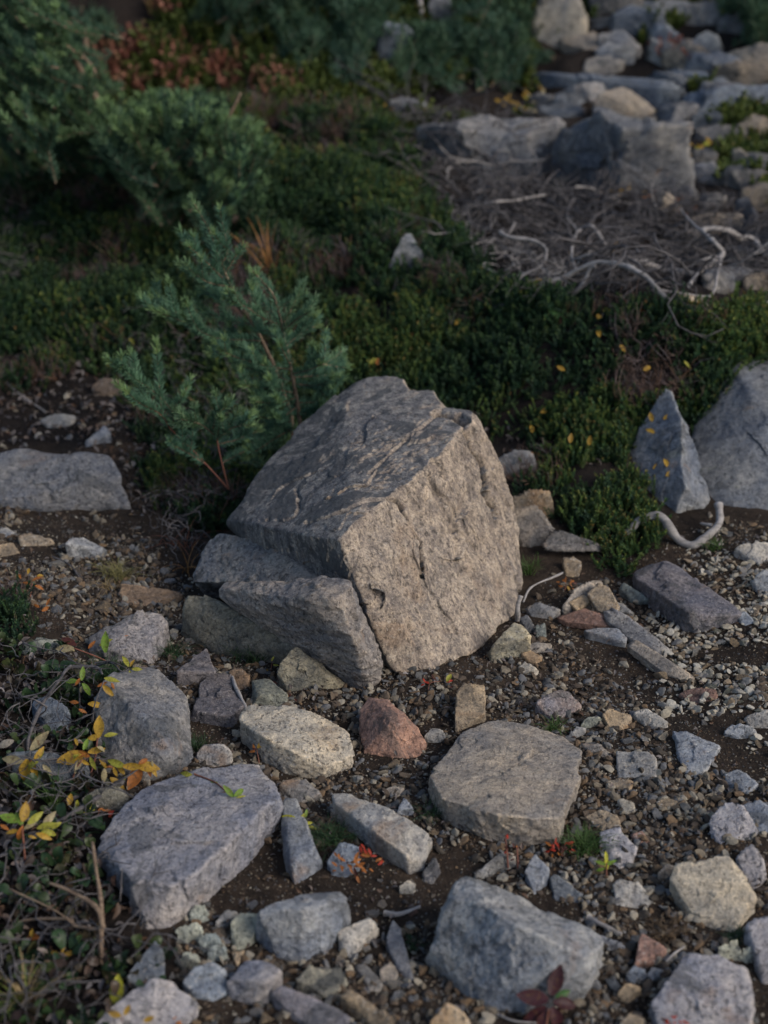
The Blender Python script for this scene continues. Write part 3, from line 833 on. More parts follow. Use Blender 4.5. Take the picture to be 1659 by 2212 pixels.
R('pale rounded rock at the right edge below the curved root', 'pale', [(1585, 1182, 20), (1610, 1170, 27), (1665, 1172, 24), (1675, 1205), (1640, 1221), (1600, 1207)], 4, .1, k=12)
R('grey rock cut by the right edge below the pale one', 'bluegrey', [(1625, 1252, 20), (1650, 1230, 32), (1700, 1225, 32), (1700, 1292), (1640, 1282)], 4, .1)
R('small blue stone at the tip of the purple slab', 'blue', [(1585, 1325, 12), (1610, 1318, 14), (1635, 1345), (1610, 1352)], 3, .1, tone=1.3)
R('flat red-brown stone on the pale gravel', 'red', [(1465, 1497, 8), (1500, 1485, 11), (1545, 1485, 11), (1552, 1511), (1500, 1524)], 3, .2, tone=.9)
R('rust-orange angular stone right of the purplish rock', 'tan', [(1300, 1542, 15), (1315, 1530, 19), (1365, 1545, 16), (1366, 1571), (1325, 1583), (1304, 1562)], 4, .8)
R('pale bluish slanted stone right of the rust-orange stone', 'pale', [(1368, 1537, 15), (1395, 1528, 19), (1446, 1560, 10), (1440, 1573), (1395, 1571), (1372, 1557)], 4, .1)
R('smooth flat grey-green stone left of the rust-orange stone', 'green', [(1253, 1563, 10), (1270, 1547, 16), (1300, 1548, 14), (1302, 1565), (1270, 1574)], 3, .1, k=10)
R('small pale stone above the thin tan flake', 'pale', [(1233, 1583, 10), (1245, 1568, 14), (1268, 1570, 12), (1262, 1588), (1240, 1596)], 3, .1, tone=.9)
R('thin tan flake beside the broad flat rock', 'warm', [(1250, 1602, 8), (1290, 1605, 11), (1326, 1630, 8), (1316, 1641), (1275, 1627)], 3, .3)
R('bluish triangular flat stone on the right', 'bluegrey', [(1455, 1577, 12), (1485, 1580, 15), (1558, 1610, 10), (1530, 1660, 5), (1510, 1682), (1480, 1672), (1468, 1640, 6)], 4, .1, tone=1.05)
R('square pale grey stone left of the bluish triangle', 'pale', [(1332, 1622, 15), (1400, 1620, 16), (1420, 1645, 16), (1423, 1679), (1335, 1683), (1330, 1655, 5)], 4, .2, tone=.85)
R('bluish knob stone near the right edge', 'bluegrey', [(1563, 1580, 10), (1580, 1563, 18), (1625, 1565, 18), (1636, 1585, 6), (1600, 1597), (1570, 1592)], 3, .1, k=10, tone=1.1)
R('pale grey stone cut by the right edge above the bluish knob', 'pale', [(1605, 1547, 10), (1655, 1530, 16), (1690, 1535, 14), (1690, 1572), (1620, 1572)], 3, .1, tone=.85)
R('small pale rounded stone right of the red-brown rock', 'pale', [(916, 1590, 12), (930, 1572, 20), (958, 1575, 18), (963, 1592, 6), (945, 1606), (922, 1604)], 4, .2, k=8, tone=.8)
R('rusty flat stone above the speckled grey stone', 'tan', [(1262, 1762, 10), (1285, 1750, 13), (1332, 1758, 11), (1346, 1790, 4), (1300, 1795), (1270, 1778)], 4, .7)
R('speckled pale grey stone right of the red leaves', 'lilac', [(1295, 1795, 12), (1340, 1785, 13), (1378, 1830, 10), (1362, 1871), (1338, 1878), (1298, 1852)], 4, .1, tone=1.3)
R('small reddish sliver right of the speckled grey stone', 'red', [(1362, 1802, 8), (1388, 1793, 11), (1410, 1827), (1385, 1828)], 3, .2, tone=1.2)
R('small cream arrowhead stone right of the broad flat rock', 'cream', [(1334, 1727, 12), (1345, 1722, 13), (1371, 1735, 12), (1371, 1756), (1350, 1759)], 3, .1, tone=.85)
R('flat orange-brown stone on the right dirt', 'tan', [(1415, 1732, 6), (1440, 1722, 9), (1470, 1730, 9), (1482, 1745), (1430, 1752)], 3, .8, tone=.9)
R('tan wedge stone below the thin tan flake', 'tan', [(1303, 1687, 8), (1340, 1678, 14), (1371, 1685, 11), (1360, 1711), (1310, 1697)], 3, .3)
R('bluish angular stone below the bluish triangle', 'bluegrey', [(1563, 1672, 12), (1590, 1660, 20), (1642, 1690, 13), (1615, 1717), (1575, 1702)], 4, .1)
R('knobbly pale lilac rock near the right edge', 'lilac', [(1535, 1762, 25), (1550, 1735, 36), (1580, 1728, 37), (1610, 1745, 36), (1637, 1795, 10), (1620, 1817), (1560, 1822), (1535, 1802, 5)], 5, .4, k=14, rough=1.6, tone=1.25)
R('grey stone at the right edge behind the knobbly lilac rock', 'bluegrey', [(1605, 1737, 20), (1640, 1725, 26), (1680, 1755, 18), (1680, 1802), (1640, 1803)], 4, .2)
R('reddish pale rock at the right edge behind the cream rock', 'lilac', [(1590, 1850, 26), (1625, 1820, 37), (1652, 1855, 27), (1658, 1890, 10), (1632, 1927), (1595, 1892, 5)], 4, .5, tone=1.05)
R('large rounded cream rock at lower right', 'cream', [(1455, 1902, 40), (1465, 1870, 56), (1530, 1850, 66), (1575, 1850, 66), (1597, 1890, 58), (1637, 1935, 36), (1612, 1972, 22), (1582, 2012), (1540, 2007), (1505, 1987, 5), (1490, 1942, 15), (1455, 1922, 15)], 5, .15, k=13)
R('small tan stone touching the left of the cream rock', 'warm', [(1420, 1885, 15), (1440, 1865, 24), (1462, 1870, 22), (1460, 1900), (1428, 1902)], 3, .3)
R('pale rust-speckled flat stone left of the cream rock', 'pale', [(1325, 1907, 12), (1345, 1900, 16), (1380, 1903, 16), (1411, 1945, 5), (1395, 1961), (1330, 1961)], 4, .45)
R('grey ridged stone behind the big blue rock', 'bluegrey', [(1133, 1882, 20), (1155, 1842, 34), (1188, 1875, 22), (1182, 1912), (1155, 1932), (1140, 1912)], 4, .1, tone=.95)
R('dark grey triangular stone behind the big blue rock', 'blue', [(1188, 1892, 15), (1200, 1885, 17), (1257, 1930, 5), (1250, 1951), (1198, 1947)], 4, .1, tone=.8)
R('pale streaked stone below the red stems', 'pale', [(1025, 1887, 15), (1080, 1842, 22), (1110, 1840, 22), (1113, 1872), (1050, 1897)], 4, .2, tone=.8)
R('dark pointed stone right of the pale triangular rock', 'dark', [(912, 1882, 15), (940, 1845, 24), (952, 1880, 5), (935, 1911), (915, 1907)], 3, .1)
R('white chip stone above the big blue rock', 'cream', [(862, 1914, 15), (880, 1900, 19), (898, 1910, 15), (890, 1931), (865, 1931)], 3, .1)
R('small bluish triangle left of the broad flat rock', 'bluegrey', [(857, 1752, 12), (872, 1720, 24), (896, 1745, 12), (890, 1762)], 3, .1)
R('small flat tan stone above the pale triangular rock', 'warm', [(829, 1705, 8), (848, 1696, 12), (875, 1700, 10), (865, 1720), (838, 1722)], 3, .3)
R('reddish triangular stone right of the big blue rock', 'red', [(1372, 2082, 15), (1385, 2012, 28), (1442, 2050, 16), (1420, 2082), (1380, 2092)], 4, .2, tone=1.2)
R('grey stub stone by the wood chips', 'grey', [(1285, 2028, 10), (1300, 2018, 14), (1348, 2040, 12), (1345, 2056), (1310, 2052)], 3, .2, tone=1.1)
R('small blue stone left of a white one at lower right', 'blue', [(1352, 2105, 14), (1368, 2085, 24), (1395, 2092, 20), (1397, 2115), (1370, 2126)], 3, .1, tone=1.3)
R('small white stone right of the blue one at lower right', 'pale', [(1398, 2102, 12), (1410, 2088, 20), (1432, 2092, 18), (1433, 2112), (1408, 2120)], 3, .1, tone=1.15)
R('tan stone above the pale pointed slab at lower right', 'warm', [(1420, 2125, 12), (1440, 2108, 20), (1470, 2113, 18), (1468, 2135), (1432, 2142)], 3, .2)
R('tan rounded stone left of the pale pointed slab', 'tan', [(1332, 2145, 14), (1352, 2122, 26), (1382, 2130, 22), (1386, 2150), (1355, 2168)], 3, .2, k=12, tone=1.1)
R('pale pointed slab at the lower right corner', 'lilac', [(1403, 2172, 25), (1440, 2110, 46), (1480, 2065, 56), (1560, 2065, 58), (1612, 2090, 48), (1632, 2150, 32), (1628, 2215, 12), (1590, 2250), (1430, 2250), (1410, 2210, 5)], 5, .3, tone=1.15)
R('bluish pale rock cut by the right edge at the bottom', 'lilac', [(1612, 1992, 40), (1655, 1975, 48), (1710, 1990, 45), (1710, 2125), (1645, 2125), (1650, 2080, 20), (1618, 2020, 30)], 4, .3, tone=1.2)
R('small tan rock at the bottom edge right of centre', 'tan', [(1338, 2208, 14), (1360, 2188, 26), (1390, 2195, 22), (1392, 2222), (1350, 2235)], 3, .3)
# ---- behind, beside the heath
pointed = R('pointed grey rock with yellow leaves before the large right rock', 'bluegrey', [(1335, 1005, 'Y3.52'), (1375, 955, 'Y3.57'), (1410, 895, 'Y3.62'), (1434, 840, 'Y3.64'), (1450, 844, 'Y3.61'), (1468, 905, 'Y3.50'), (1500, 970, 'Y3.46'), (1515, 1010, 'Y3.44'), (1532, 1085, 'Y3.38'), (1527, 1108, 'Y3.34'), (1460, 1114, 'Y3.31'), (1385, 1062, 'Y3.40'), (1482, 1036, 'Y3.33'), (1380, 1036, 'Y3.43')], 6, .1, k=30, tone=.8, chips=4, facet_amp=1.3, rough=.9)
R('large dark rock with a bright top edge at the right edge', 'bluegrey', [(1568, 772, 'Y3.85'), (1600, 782, 'Y3.80'), (1690, 800, 'Y3.80'), (1860, 830, 'Y3.75'), (1860, 1110, 'Y3.35'), (1700, 1118, 'Y3.33'), (1545, 1112, 'Y3.34'), (1500, 1000, 'Y3.5'), (1500, 930, 'Y3.62'), (1615, 835, 'Y3.66'), (1640, 885, 'Y3.56'), (1665, 900, 'Y3.53')], 6, .15, k=26, tone=.62, chips=3, facet_amp=.6, rough=.6)
R('pale rock with an orange crust right of the boulder top', 'pale', [(1072, 990, 25), (1115, 968, 40), (1152, 975, 38), (1165, 1008, 15), (1130, 1030), (1085, 1032)], 4, .5, tone=.8)
R('rusty tan rock right of the boulder', 'tan', [(1100, 1072, 35), (1150, 1055, 50), (1190, 1058, 48), (1197, 1098, 15), (1180, 1120), (1110, 1118)], 4, .8, tone=.85)
R('grey knob below the rusty tan rock', 'warm', [(1105, 1098, 45), (1160, 1088, 55), (1197, 1140, 30), (1192, 1180), (1125, 1182), (1110, 1140, 20)], 4, .3, tone=.8)
R('dark ledge slab under the lower heath clump', 'dark', [(1170, 1180, 20), (1196, 1140, 48), (1250, 1158, 38), (1305, 1180, 22), (1292, 1194, 12), (1180, 1194, 12)], 4, .2, skirt=0, extra=(), tone=1.3)
R('small tan stone in the hollow under the dark ledge', 'tan', [(1215, 1205, 20), (1235, 1198, 26), (1257, 1212, 18), (1250, 1248), (1222, 1245)], 3, .3, tone=.8)
R('small dark rock poking out of the heath mound', 'bluegrey', [(838, 575, 20), (868, 508, 78), (886, 503, 80), (914, 550, 38), (917, 580), (850, 588)], 4, .2, tone=.8)
R('tan and white rock under the arched root', 'warm', [(1448, 655, 14), (1480, 636, 26), (1512, 640, 24), (1547, 672, 8), (1520, 690), (1465, 678)], 4, .6)
# ---- far rocks, out of focus
R('broad flat-topped grey rock behind the dead brush', 'grey', [(895, 270, 70), (1000, 262, 80), (1180, 257, 110), (1200, 263, 110), (1155, 284, 105), (1000, 285, 80), (1146, 388), (1060, 380), (940, 345)], 5, .3, k=28, facet_amp=1.8, chips=2)
R('large dark block with a lit top behind the dead brush', (.16, .165, .175), [(1190, 330, 55), (1225, 285, 100), (1265, 250, 140), (1290, 250, 150), (1345, 284, 125), (1430, 262, 150), (1508, 262, 150), (1488, 290, 130), (1450, 300, 118), (1478, 405, 8), (1455, 418), (1320, 395), (1200, 382)], 5, .3, k=28, facet_amp=1.8, chips=2)
R('flat mossy ledge at the foot of the dark block', 'olive', [(1180, 388, 14), (1240, 360, 34), (1390, 370, 34), (1408, 388, 20), (1395, 408), (1200, 404)], 4, .1, tone=1.2)
R('small pale rock right of the dark block foot', 'warm', [(1418, 425, 20), (1440, 410, 36), (1478, 448, 10), (1460, 458), (1428, 452)], 3, .3)
R('low tan block in the brush near the right edge', 'warm', [(1495, 470, 30), (1540, 460, 42), (1605, 462, 42), (1609, 500), (1545, 506), (1510, 500)], 4, .5, tone=.9)
R('upright dark rock right of the low tan block', 'dark', [(1588, 430, 55), (1615, 420, 75), (1638, 468, 40), (1634, 508), (1612, 508)], 4, .1, tone=1.2)
R('small leaning tan rock near the right edge below moss', 'warm', [(1578, 322, 35), (1600, 315, 45), (1632, 352, 15), (1615, 368), (1590, 368)], 4, .2)
R('flat grey stone right of the dark block', 'grey', [(1495, 355, 20), (1540, 348, 35), (1572, 388, 5), (1540, 396), (1508, 392)], 4, .1)
R('pale slanted rock behind the dark block', 'warm', [(1278, 228, 35), (1295, 200, 65), (1345, 188, 75), (1372, 200, 65), (1418, 245, 25), (1430, 268), (1350, 272), (1290, 262)], 4, .2, tone=.95)
R('low pale ledge left of the pale slanted rock', 'grey', [(1188, 208, 14), (1260, 178, 36), (1312, 178, 36), (1322, 195, 20), (1285, 224), (1210, 222)], 4, .1, tone=1.1)
R('long dark slab stretching across the upper right', 'blue', [(1140, 152, 22), (1200, 162, 25), (1300, 170, 28), (1442, 172, 55), (1480, 200, 40), (1472, 244), (1440, 236), (1370, 206), (1200, 192), (1150, 176)], 5, .1, tone=.9)
R('dark grey slab reaching the right edge in the upper right', 'blue', [(1478, 205, 36), (1560, 185, 50), (1700, 182, 50), (1700, 220), (1540, 250), (1492, 254)], 4, .1)
R('small flat slab lying in the green heather', 'bluegrey', [(842, 218, 16), (870, 207, 24), (922, 220, 18), (917, 243), (860, 238)], 4, .1, tone=.85)
R('tall pale rock with a dark cleft at the top edge', 'pale', [(1143, 30, 55), (1175, -20, 110), (1250, -15, 115), (1270, 40, 60), (1264, 92, 4), (1232, 84), (1158, 80), (1215, 10, 95)], 5, .15, tone=.75)
R('dark leaning rock at the top edge', 'grey', [(925, 10, 50), (938, -30, 80), (968, -10, 60), (1002, 48, 8), (990, 56), (945, 54)], 4, .1)
R('big blue-grey rock beside the dark junipers', 'blue', [(803, 66, 80), (830, 45, 105), (870, 48, 105), (892, 70, 85), (918, 130, 25), (905, 156), (830, 156)], 4, .1)
R('pale elongated rock with red leaves at upper right', 'pale', [(1383, 85, 40), (1400, 76, 50), (1442, 85, 50), (1502, 125, 14), (1490, 144), (1400, 130)], 4, .3, tone=.95)
R('dark rock left of the pale elongated rock', 'grey', [(1290, 75, 30), (1345, 60, 50), (1388, 105, 18), (1370, 124), (1300, 112)], 4, .1)
R('blue-grey hump behind the pale elongated rock', 'bluegrey', [(1390, 62, 25), (1432, 46, 45), (1482, 82, 14), (1478, 104), (1400, 88)], 4, .1)
R('far flat grey rocks ledge right of the tall pale rock', 'grey', [(1270, 40, 18), (1320, 34, 26), (1395, 50, 18), (1400, 66), (1290, 64)], 4, .1)
R('rounded blue-grey rock at upper right', 'bluegrey', [(1483, 92, 25), (1528, 65, 52), (1555, 74, 44), (1563, 102, 14), (1525, 122), (1490, 112)], 4, .1, tone=1.1)
R('pale rock cut by the right edge at upper right', 'warm', [(1568, 115, 25), (1640, 92, 55), (1700, 96, 55), (1700, 168), (1600, 156)], 4, .4, tone=.9)
R('low grey rock between the long slab and upper right rocks', 'bluegrey', [(1438, 150, 18), (1520, 142, 30), (1578, 170, 14), (1570, 190), (1500, 190)], 4, .1)

def scree(x, y, w, h, col, tone=1.0):
    n = random.choice([4, 5, 5, 6])
    v = []
    for k in range(n):
        a = 6.283 * k / n + random.uniform(-.3, .3)
        up = h * random.uniform(.75, 1.25) if math.sin(a) > -.35 else 0
        v.append((x + w * .5 * math.cos(a), y - (up if up else 0) * .9 - .28 * w * math.sin(a) * .5, max(up, 0)))
    v.append((x + random.uniform(-.2, .2) * w, y - h * 1.05, h * 1.15))
    where = 'along the top edge' if y < 70 else 'near the long dark slab' if y < 232 else 'right of the large dark block' if y < 350 else 'at the right end of the dead brush'
    R('%s %s angular rock %s' % ('wide' if w > 110 else 'small', dict(grey='grey', bluegrey='blue-grey', warm='warm grey', blue='dark blue-grey', pale='pale')[col], where), col, v, 3, .2, group='rocks of the far scree', tone=tone, k=34, chips=2, facet_amp=1.4)
for _x, _y, _w, _h in [(1215, 245, 60, 18), (1250, 225, 50, 20), (1440, 195, 60, 22), (1540, 150, 70, 26), (1600, 178, 80, 22), (1480, 135, 50, 20), (1330, 130, 60, 20), (1260, 100, 50, 18), (1380, 60, 60, 20), (1440, 30, 70, 26), (1520, 40, 60, 24), (1330, 25, 60, 22), (1300, 150, 60, 12), (1560, 210, 60, 14),
                       (1460, 258, 55, 20), (1530, 275, 46, 16), (1560, 300, 50, 18), (1520, 345, 44, 16), (1600, 400, 50, 22), (1480, 430, 44, 18), (1540, 440, 40, 16), (1650, 440, 50, 24), (1640, 365, 44, 18), (1660, 540, 60, 24), (1600, 560, 44, 16), (1570, 610, 50, 18), (1640, 620, 46, 18), (1490, 520, 36, 14), (1640, 290, 60, 20), (1170, 225, 40, 14), (1600, 60, 60, 22), (1650, 230, 60, 24)]:
    scree(_x, _y, _w * random.uniform(1.5, 2.6), _h * random.uniform(.9, 1.7), random.choice(['grey', 'bluegrey', 'grey', 'warm', 'grey', 'blue']), random.uniform(.5, .85))

# ---- stones one can pick out, smaller than rocks
TEMPL = []
def make_templates():
    for i in range(14):
        r = np.random.default_rng(100 + i)
        n = 7 + i % 4
        q = r.normal(size=(n, 3)); q /= np.linalg.norm(q, axis=1)[:, None]
        q *= np.array([1, .8 + .3 * r.random(), .55 + .35 * r.random()])
        me, _ = rock_mesh('stone', q, 4, 14 + 10 * r.random(), 1.1, 900 + i * 7, [M_STONE], chips=3, facets=14)
        V = np.empty(len(me.vertices) * 3, np.float32); me.vertices.foreach_get('co', V)
        V = V.reshape(-1, 3); V -= V.mean(0); V /= np.abs(V[:, :2]).max()
        me.vertices.foreach_set('co', V.ravel()); me.update()
        TEMPL.append(me)
make_templates()

def stone(px, py, r, col, label, group, stain=.2, tone=1.0):
    g = at(px, py)
    s = r / FPX * np.linalg.norm(g - np.array([0, 0, CAM_Z]))
    o = link('stone', random.choice(TEMPL), None, (g[0], g[1], g[2] + s * .18), label, 'stone', group)
    o.scale = (s * random.uniform(.85, 1.2), s * random.uniform(.8, 1.1), s * random.uniform(.42, .85))
    o.rotation_euler = (random.uniform(-.4, .4), random.uniform(-.4, .4), random.uniform(0, 6.28))
    c = PAL[col]
    t = tone * random.uniform(.8, 1.2)
    o.color = (c[0] * t, c[1] * t, c[2] * t, stain)
    return o

for x, y, r, c, lab in [
    (125, 1222, 17, 'pale', 'pale green-grey pebble below the flat tan rock at left'), (228, 1314, 25, 'tan', 'tan angular stone left of the flat brown rock'),
    (192, 1296, 18, 'tan', 'yellowish rounded stone above the tan angular stone'), (120, 1322, 16, 'bluegrey', 'bluish pebble near the orange leaves at left'),
    (92, 1230, 8, 'cream', 'tiny white triangular pebble left of the pale grass tuft'), (325, 1228, 12, 'tan', 'tan pebble right of the pale grass tuft'),
    (368, 1257, 14, 'bluegrey', 'bluish pebble left of the lichen-covered slab'), (545, 1957, 15, 'bluegrey', 'small bluish stone above the blocky rock'),
    (1427, 1464, 17, 'tan', 'round tan stone below the lowest long slab'), (1608, 1467, 19, 'tan', 'round orange stone on the pale gravel at right'),
    (1650, 1510, 18, 'tan', 'tan stone at the right edge below the round orange stone'), (1475, 1400, 14, 'tan', 'rusty pebble in the pale gravel beside the long slab'),
    (1500, 1415, 13, 'pale', 'pale upright chip in the gravel beside the rusty pebble'), (1430, 1595, 17, 'cream', 'white rounded stone above the square pale stone'),
    (1395, 1598, 15, 'pale', 'pale stone left of the white rounded one'), (1120, 1540, 17, 'tan', 'tan stone just left of the purplish rock'),
    (1100, 1545, 14, 'brown', 'brown stone left of the tan stone by the purplish rock'), (1080, 1498, 10, 'cream', 'pale pebble right of the upright tan rock'),
    (885, 1510, 14, 'green', 'grey-green pebble between the dark slab and upright tan rock'), (905, 1520, 14, 'brown', 'brown pebble right of the grey-green pebble'),
    (760, 1520, 10, 'tan', 'tan pebble just left of the red-brown rock'), (850, 1652, 18, 'tan', 'rusty flat pebble below the red-brown rock'),
    (880, 1735, 12, 'cream', 'cream pebble left of the broad flat rock'), (905, 1695, 12, 'tan', 'tan pebble at the left tip of the broad flat rock'),
    (940, 1800, 14, 'tan', 'cream twig-like stone right of the pale triangular rock'), (1105, 1912, 9, 'cream', 'round white pebble below the red stems'),
    (1148, 1926, 9, 'cream', 'white pebble behind the upper edge of the big blue rock'), (1290, 1885, 14, 'tan', 'tan pebble below the bright green seedling'),
    (1380, 1765, 14, 'tan', 'tan pebble near the cream arrowhead stone'), (1500, 1790, 12, 'tan', 'tan round pebble left of the knobbly lilac rock'),
    (1420, 1685, 12, 'cream', 'pale pebble below the square pale stone'), (1455, 1708, 15, 'pale', 'pale stone right of the tan wedge stone'),
    (1508, 1695, 18, 'tan', 'tan cube stone left of the bluish angular stone'), (1480, 1720, 15, 'warm', 'warm grey stone above the flat orange-brown stone'),
    (1455, 1705, 10, 'brown', 'rusty pebble above the flat orange-brown stone'), (1540, 1672, 14, 'tan', 'tan stone touching the bluish angular stone'),
    (855, 2128, 20, 'pale', 'pale rounded stone between sliver stone and big blue rock'), (890, 1975, 12, 'red', 'red-brown pebble left of the big blue rock top'),
    (885, 2002, 16, 'grey', 'grey pebble below the red-brown pebble'), (1640, 1955, 14, 'cream', 'cream stone right of the large rounded cream rock'),
    (1325, 2130, 18, 'blue', 'bluish stone at the lower right of the big blue rock'), (1395, 2140, 10, 'pale', 'white chip right of the tan rounded stone'),
    (1235, 1400, 12, 'warm', 'small warm chip on the dirt before the slab pile'), (1190, 1365, 13, 'brown', 'brown chip left of the bluish slab in the pile'), (1395, 1335, 12, 'tan', 'tan chip above the long grey slab'), (1440, 1385, 10, 'pale', 'pale chip at the end of the long grey slab'), (1290, 1560, 0, 'pale', ''), (372, 2110, 10, 'pale', 'pale upright chip right of the blue triangle stone'),
    (555, 2190, 14, 'grey', 'grey pebble left of the long purplish rock'), (575, 2205, 18, 'tan', 'tan pointed stone at the bottom edge left of the purplish rock'),
    (530, 2205, 14, 'bluegrey', 'bluish pebble at the bottom edge left of the tan pointed stone'), (1235, 1500, 10, 'brown', 'rusty pebble behind the purplish rock'),
    (1360, 1480, 0, 'tan', ''), (1145, 1480, 10, 'warm', 'grey-brown pebble above the purplish rock'), (1290, 1470, 8, 'tan', 'tan pebble on the dirt below the slab pile')]:
    if r: stone(x, y, r, c, lab, None, .3)

# unnamed stones by patch: shared label, one group per patch
def in_poly(px, py, poly):
    poly = np.asarray(poly, float)
    inside = np.zeros(len(px), bool)
    j = len(poly) - 1
    for i in range(len(poly)):
        xi, yi, xj, yj = *poly[i], *poly[j]
        c = ((yi > py) != (yj > py)) & (px < (xj - xi) * (py - yi) / (yj - yi + 1e-12) + xi)
        inside ^= c
        j = i
    return inside

def in_foot(xy, grow=1.0):
    m = np.zeros(len(xy), bool)
    for f in FOOT:
        c = f.mean(0)
        g = c + (f - c) * grow
        lo, hi = g.min(0), g.max(0)
        q = ((xy >= lo) & (xy <= hi)).all(1)
        if q.any():
            ii = np.where(q)[0]
            m[ii] |= in_poly(xy[ii, 0], xy[ii, 1], g)
    return m

def patch_stones(poly, n, rr, cols, label, group, tone=1.0, stain=.25):
    poly_a = np.array(poly, float)
    lo, hi = poly_a.min(0), poly_a.max(0)
    got, tries = 0, 0
    while got < n and tries < n * 30:
        tries += 1
        x, y = random.uniform(lo[0], hi[0]), random.uniform(lo[1], hi[1])
        if not in_poly(np.array([x]), np.array([y]), poly)[0]: continue
        g = at(x, y)
        if in_foot(g[None, :2], 1.02)[0]: continue
        r = rr[0] + (rr[1] - rr[0]) * random.random() ** 2
        cl_ = random.choice(cols)
        word = dict(cream='cream', pale='pale grey', tan='tan', green='grey-green', warm='warm grey', grey='grey', bluegrey='blue-grey', brown='brown', dark='dark')[cl_]
        stone(x, y, r, cl_, label % (('larger ' if r > rr[0] + .55 * (rr[1] - rr[0]) else 'small ') + word), group, stain, tone)
        got += 1

patch_stones([(1360, 1350), (1659, 1350), (1659, 1560), (1500, 1540), (1440, 1480)], 52, (7, 16), ['cream', 'cream', 'pale', 'pale', 'tan', 'green'],
             '%s stone in the cream gravel at the right edge', 'stones in the cream gravel', 1.1)
patch_stones([(1230, 1560), (1659, 1560), (1659, 1860), (1420, 1850), (1270, 1720)], 48, (7, 15), ['warm', 'grey', 'pale', 'tan', 'bluegrey', 'brown'],
             '%s stone on the dirt right of the broad flat rock', 'stones right of the broad flat rock')
patch_stones([(860, 1450), (1300, 1440), (1300, 1560), (1000, 1600), (880, 1560)], 26, (6, 12), ['brown', 'grey', 'tan', 'green', 'dark'],
             '%s stone on the brown dirt before the boulder', 'stones before the boulder')
patch_stones([(0, 1150), (420, 1150), (430, 1330), (240, 1340), (0, 1380)], 34, (6, 13), ['tan', 'pale', 'grey', 'bluegrey', 'brown'],
             '%s stone on the left dirt around the pale grass tuft', 'stones around the pale grass tuft')
patch_stones([(620, 1660), (940, 1640), (960, 1980), (620, 1930), (560, 1900)], 26, (7, 14), ['tan', 'grey', 'warm', 'brown', 'dark'],
             '%s stone in the gap between lilac slab and broad flat rock', 'stones between the slabs')
patch_stones([(1290, 1880), (1470, 1980), (1640, 2060), (1500, 2080), (1400, 2212), (1240, 2212), (1290, 2100)], 28, (8, 16), ['warm', 'grey', 'bluegrey', 'pale', 'dark'],
             '%s stone lying between the lower right rocks', 'stones between the lower right rocks')
patch_stones([(380, 1950), (900, 1980), (940, 2212), (430, 2212)], 28, (8, 17), ['grey', 'bluegrey', 'warm', 'pale', 'dark'],
             '%s stone filling gaps between bottom centre rocks', 'stones between the bottom centre rocks')
patch_stones([(1500, 1100), (1659, 1110), (1659, 1330), (1560, 1280)], 16, (6, 12), ['pale', 'warm', 'green', 'tan'],
             '%s stone on the dirt above the purple slab', 'stones above the purple slab')
# ------------------------------------------------------------------ scattered cover (stuff)
HIDDEN = {}
def template_collection(name, meshes):
    c = bpy.data.collections.new(name)
    for i, me in enumerate(meshes):
        o = bpy.data.objects.new('%s_piece_%02d' % (name, i), me)
        c.objects.link(o)
    return c

def scatter(name, label, P, N, scale, meshes, cat=None, tilt=.35, parent=None, pick=None):
    """one object: pieces instanced on surveyed ground points"""
    n = len(P)
    me = bpy.data.meshes.new(name)
    me.vertices.add(n)
    me.vertices.foreach_set('co', np.asarray(P, np.float32).ravel())
    rot = np.c_[RNG.normal(0, tilt, n), RNG.normal(0, tilt, n), RNG.uniform(0, 6.283, n)]
    if N is not None: rot[:, :2] += N
    for an, ty, val in (('rot', 'FLOAT_VECTOR', rot), ('scl', 'FLOAT_VECTOR', np.asarray(scale, np.float32))):
        a = me.attributes.new(an, ty, 'POINT')
        a.data.foreach_set('vector', np.asarray(val, np.float32).ravel())
    a = me.attributes.new('pick', 'INT', 'POINT')
    a.data.foreach_set('value', (RNG.integers(0, len(meshes), n) if pick is None else pick).astype(np.int32))
    o = link(name, me, parent, None, label, cat, None, 'stuff')
    coll = template_collection(name + '_pieces', meshes)
    ng = bpy.data.node_groups.new(name + '_scatter', 'GeometryNodeTree')
    ng.interface.new_socket('Geometry', in_out='INPUT', socket_type='NodeSocketGeometry')
    ng.interface.new_socket('Geometry', in_out='OUTPUT', socket_type='NodeSocketGeometry')
    gi, go = ng.nodes.new('NodeGroupInput'), ng.nodes.new('NodeGroupOutput')
    ci = ng.nodes.new('GeometryNodeCollectionInfo')
    ci.inputs['Collection'].default_value = coll
    ci.inputs['Separate Children'].default_value = True
    ci.inputs['Reset Children'].default_value = True
    ip = ng.nodes.new('GeometryNodeInstanceOnPoints')
    ip.inputs['Pick Instance'].default_value = True
    def attr(nm, ty):
        x = ng.nodes.new('GeometryNodeInputNamedAttribute'); x.data_type = ty; x.inputs['Name'].default_value = nm
        return x.outputs['Attribute']
    L = ng.links.new
    L(gi.outputs[0], ip.inputs['Points']); L(ci.outputs[0], ip.inputs['Instance'])
    L(attr('pick', 'INT'), ip.inputs['Instance Index']); L(attr('rot', 'FLOAT_VECTOR'), ip.inputs['Rotation']); L(attr('scl', 'FLOAT_VECTOR'), ip.inputs['Scale'])
    L(ip.outputs[0], go.inputs[0])
    md = o.modifiers.new('scatter', 'NODES'); md.node_group = ng
    return o

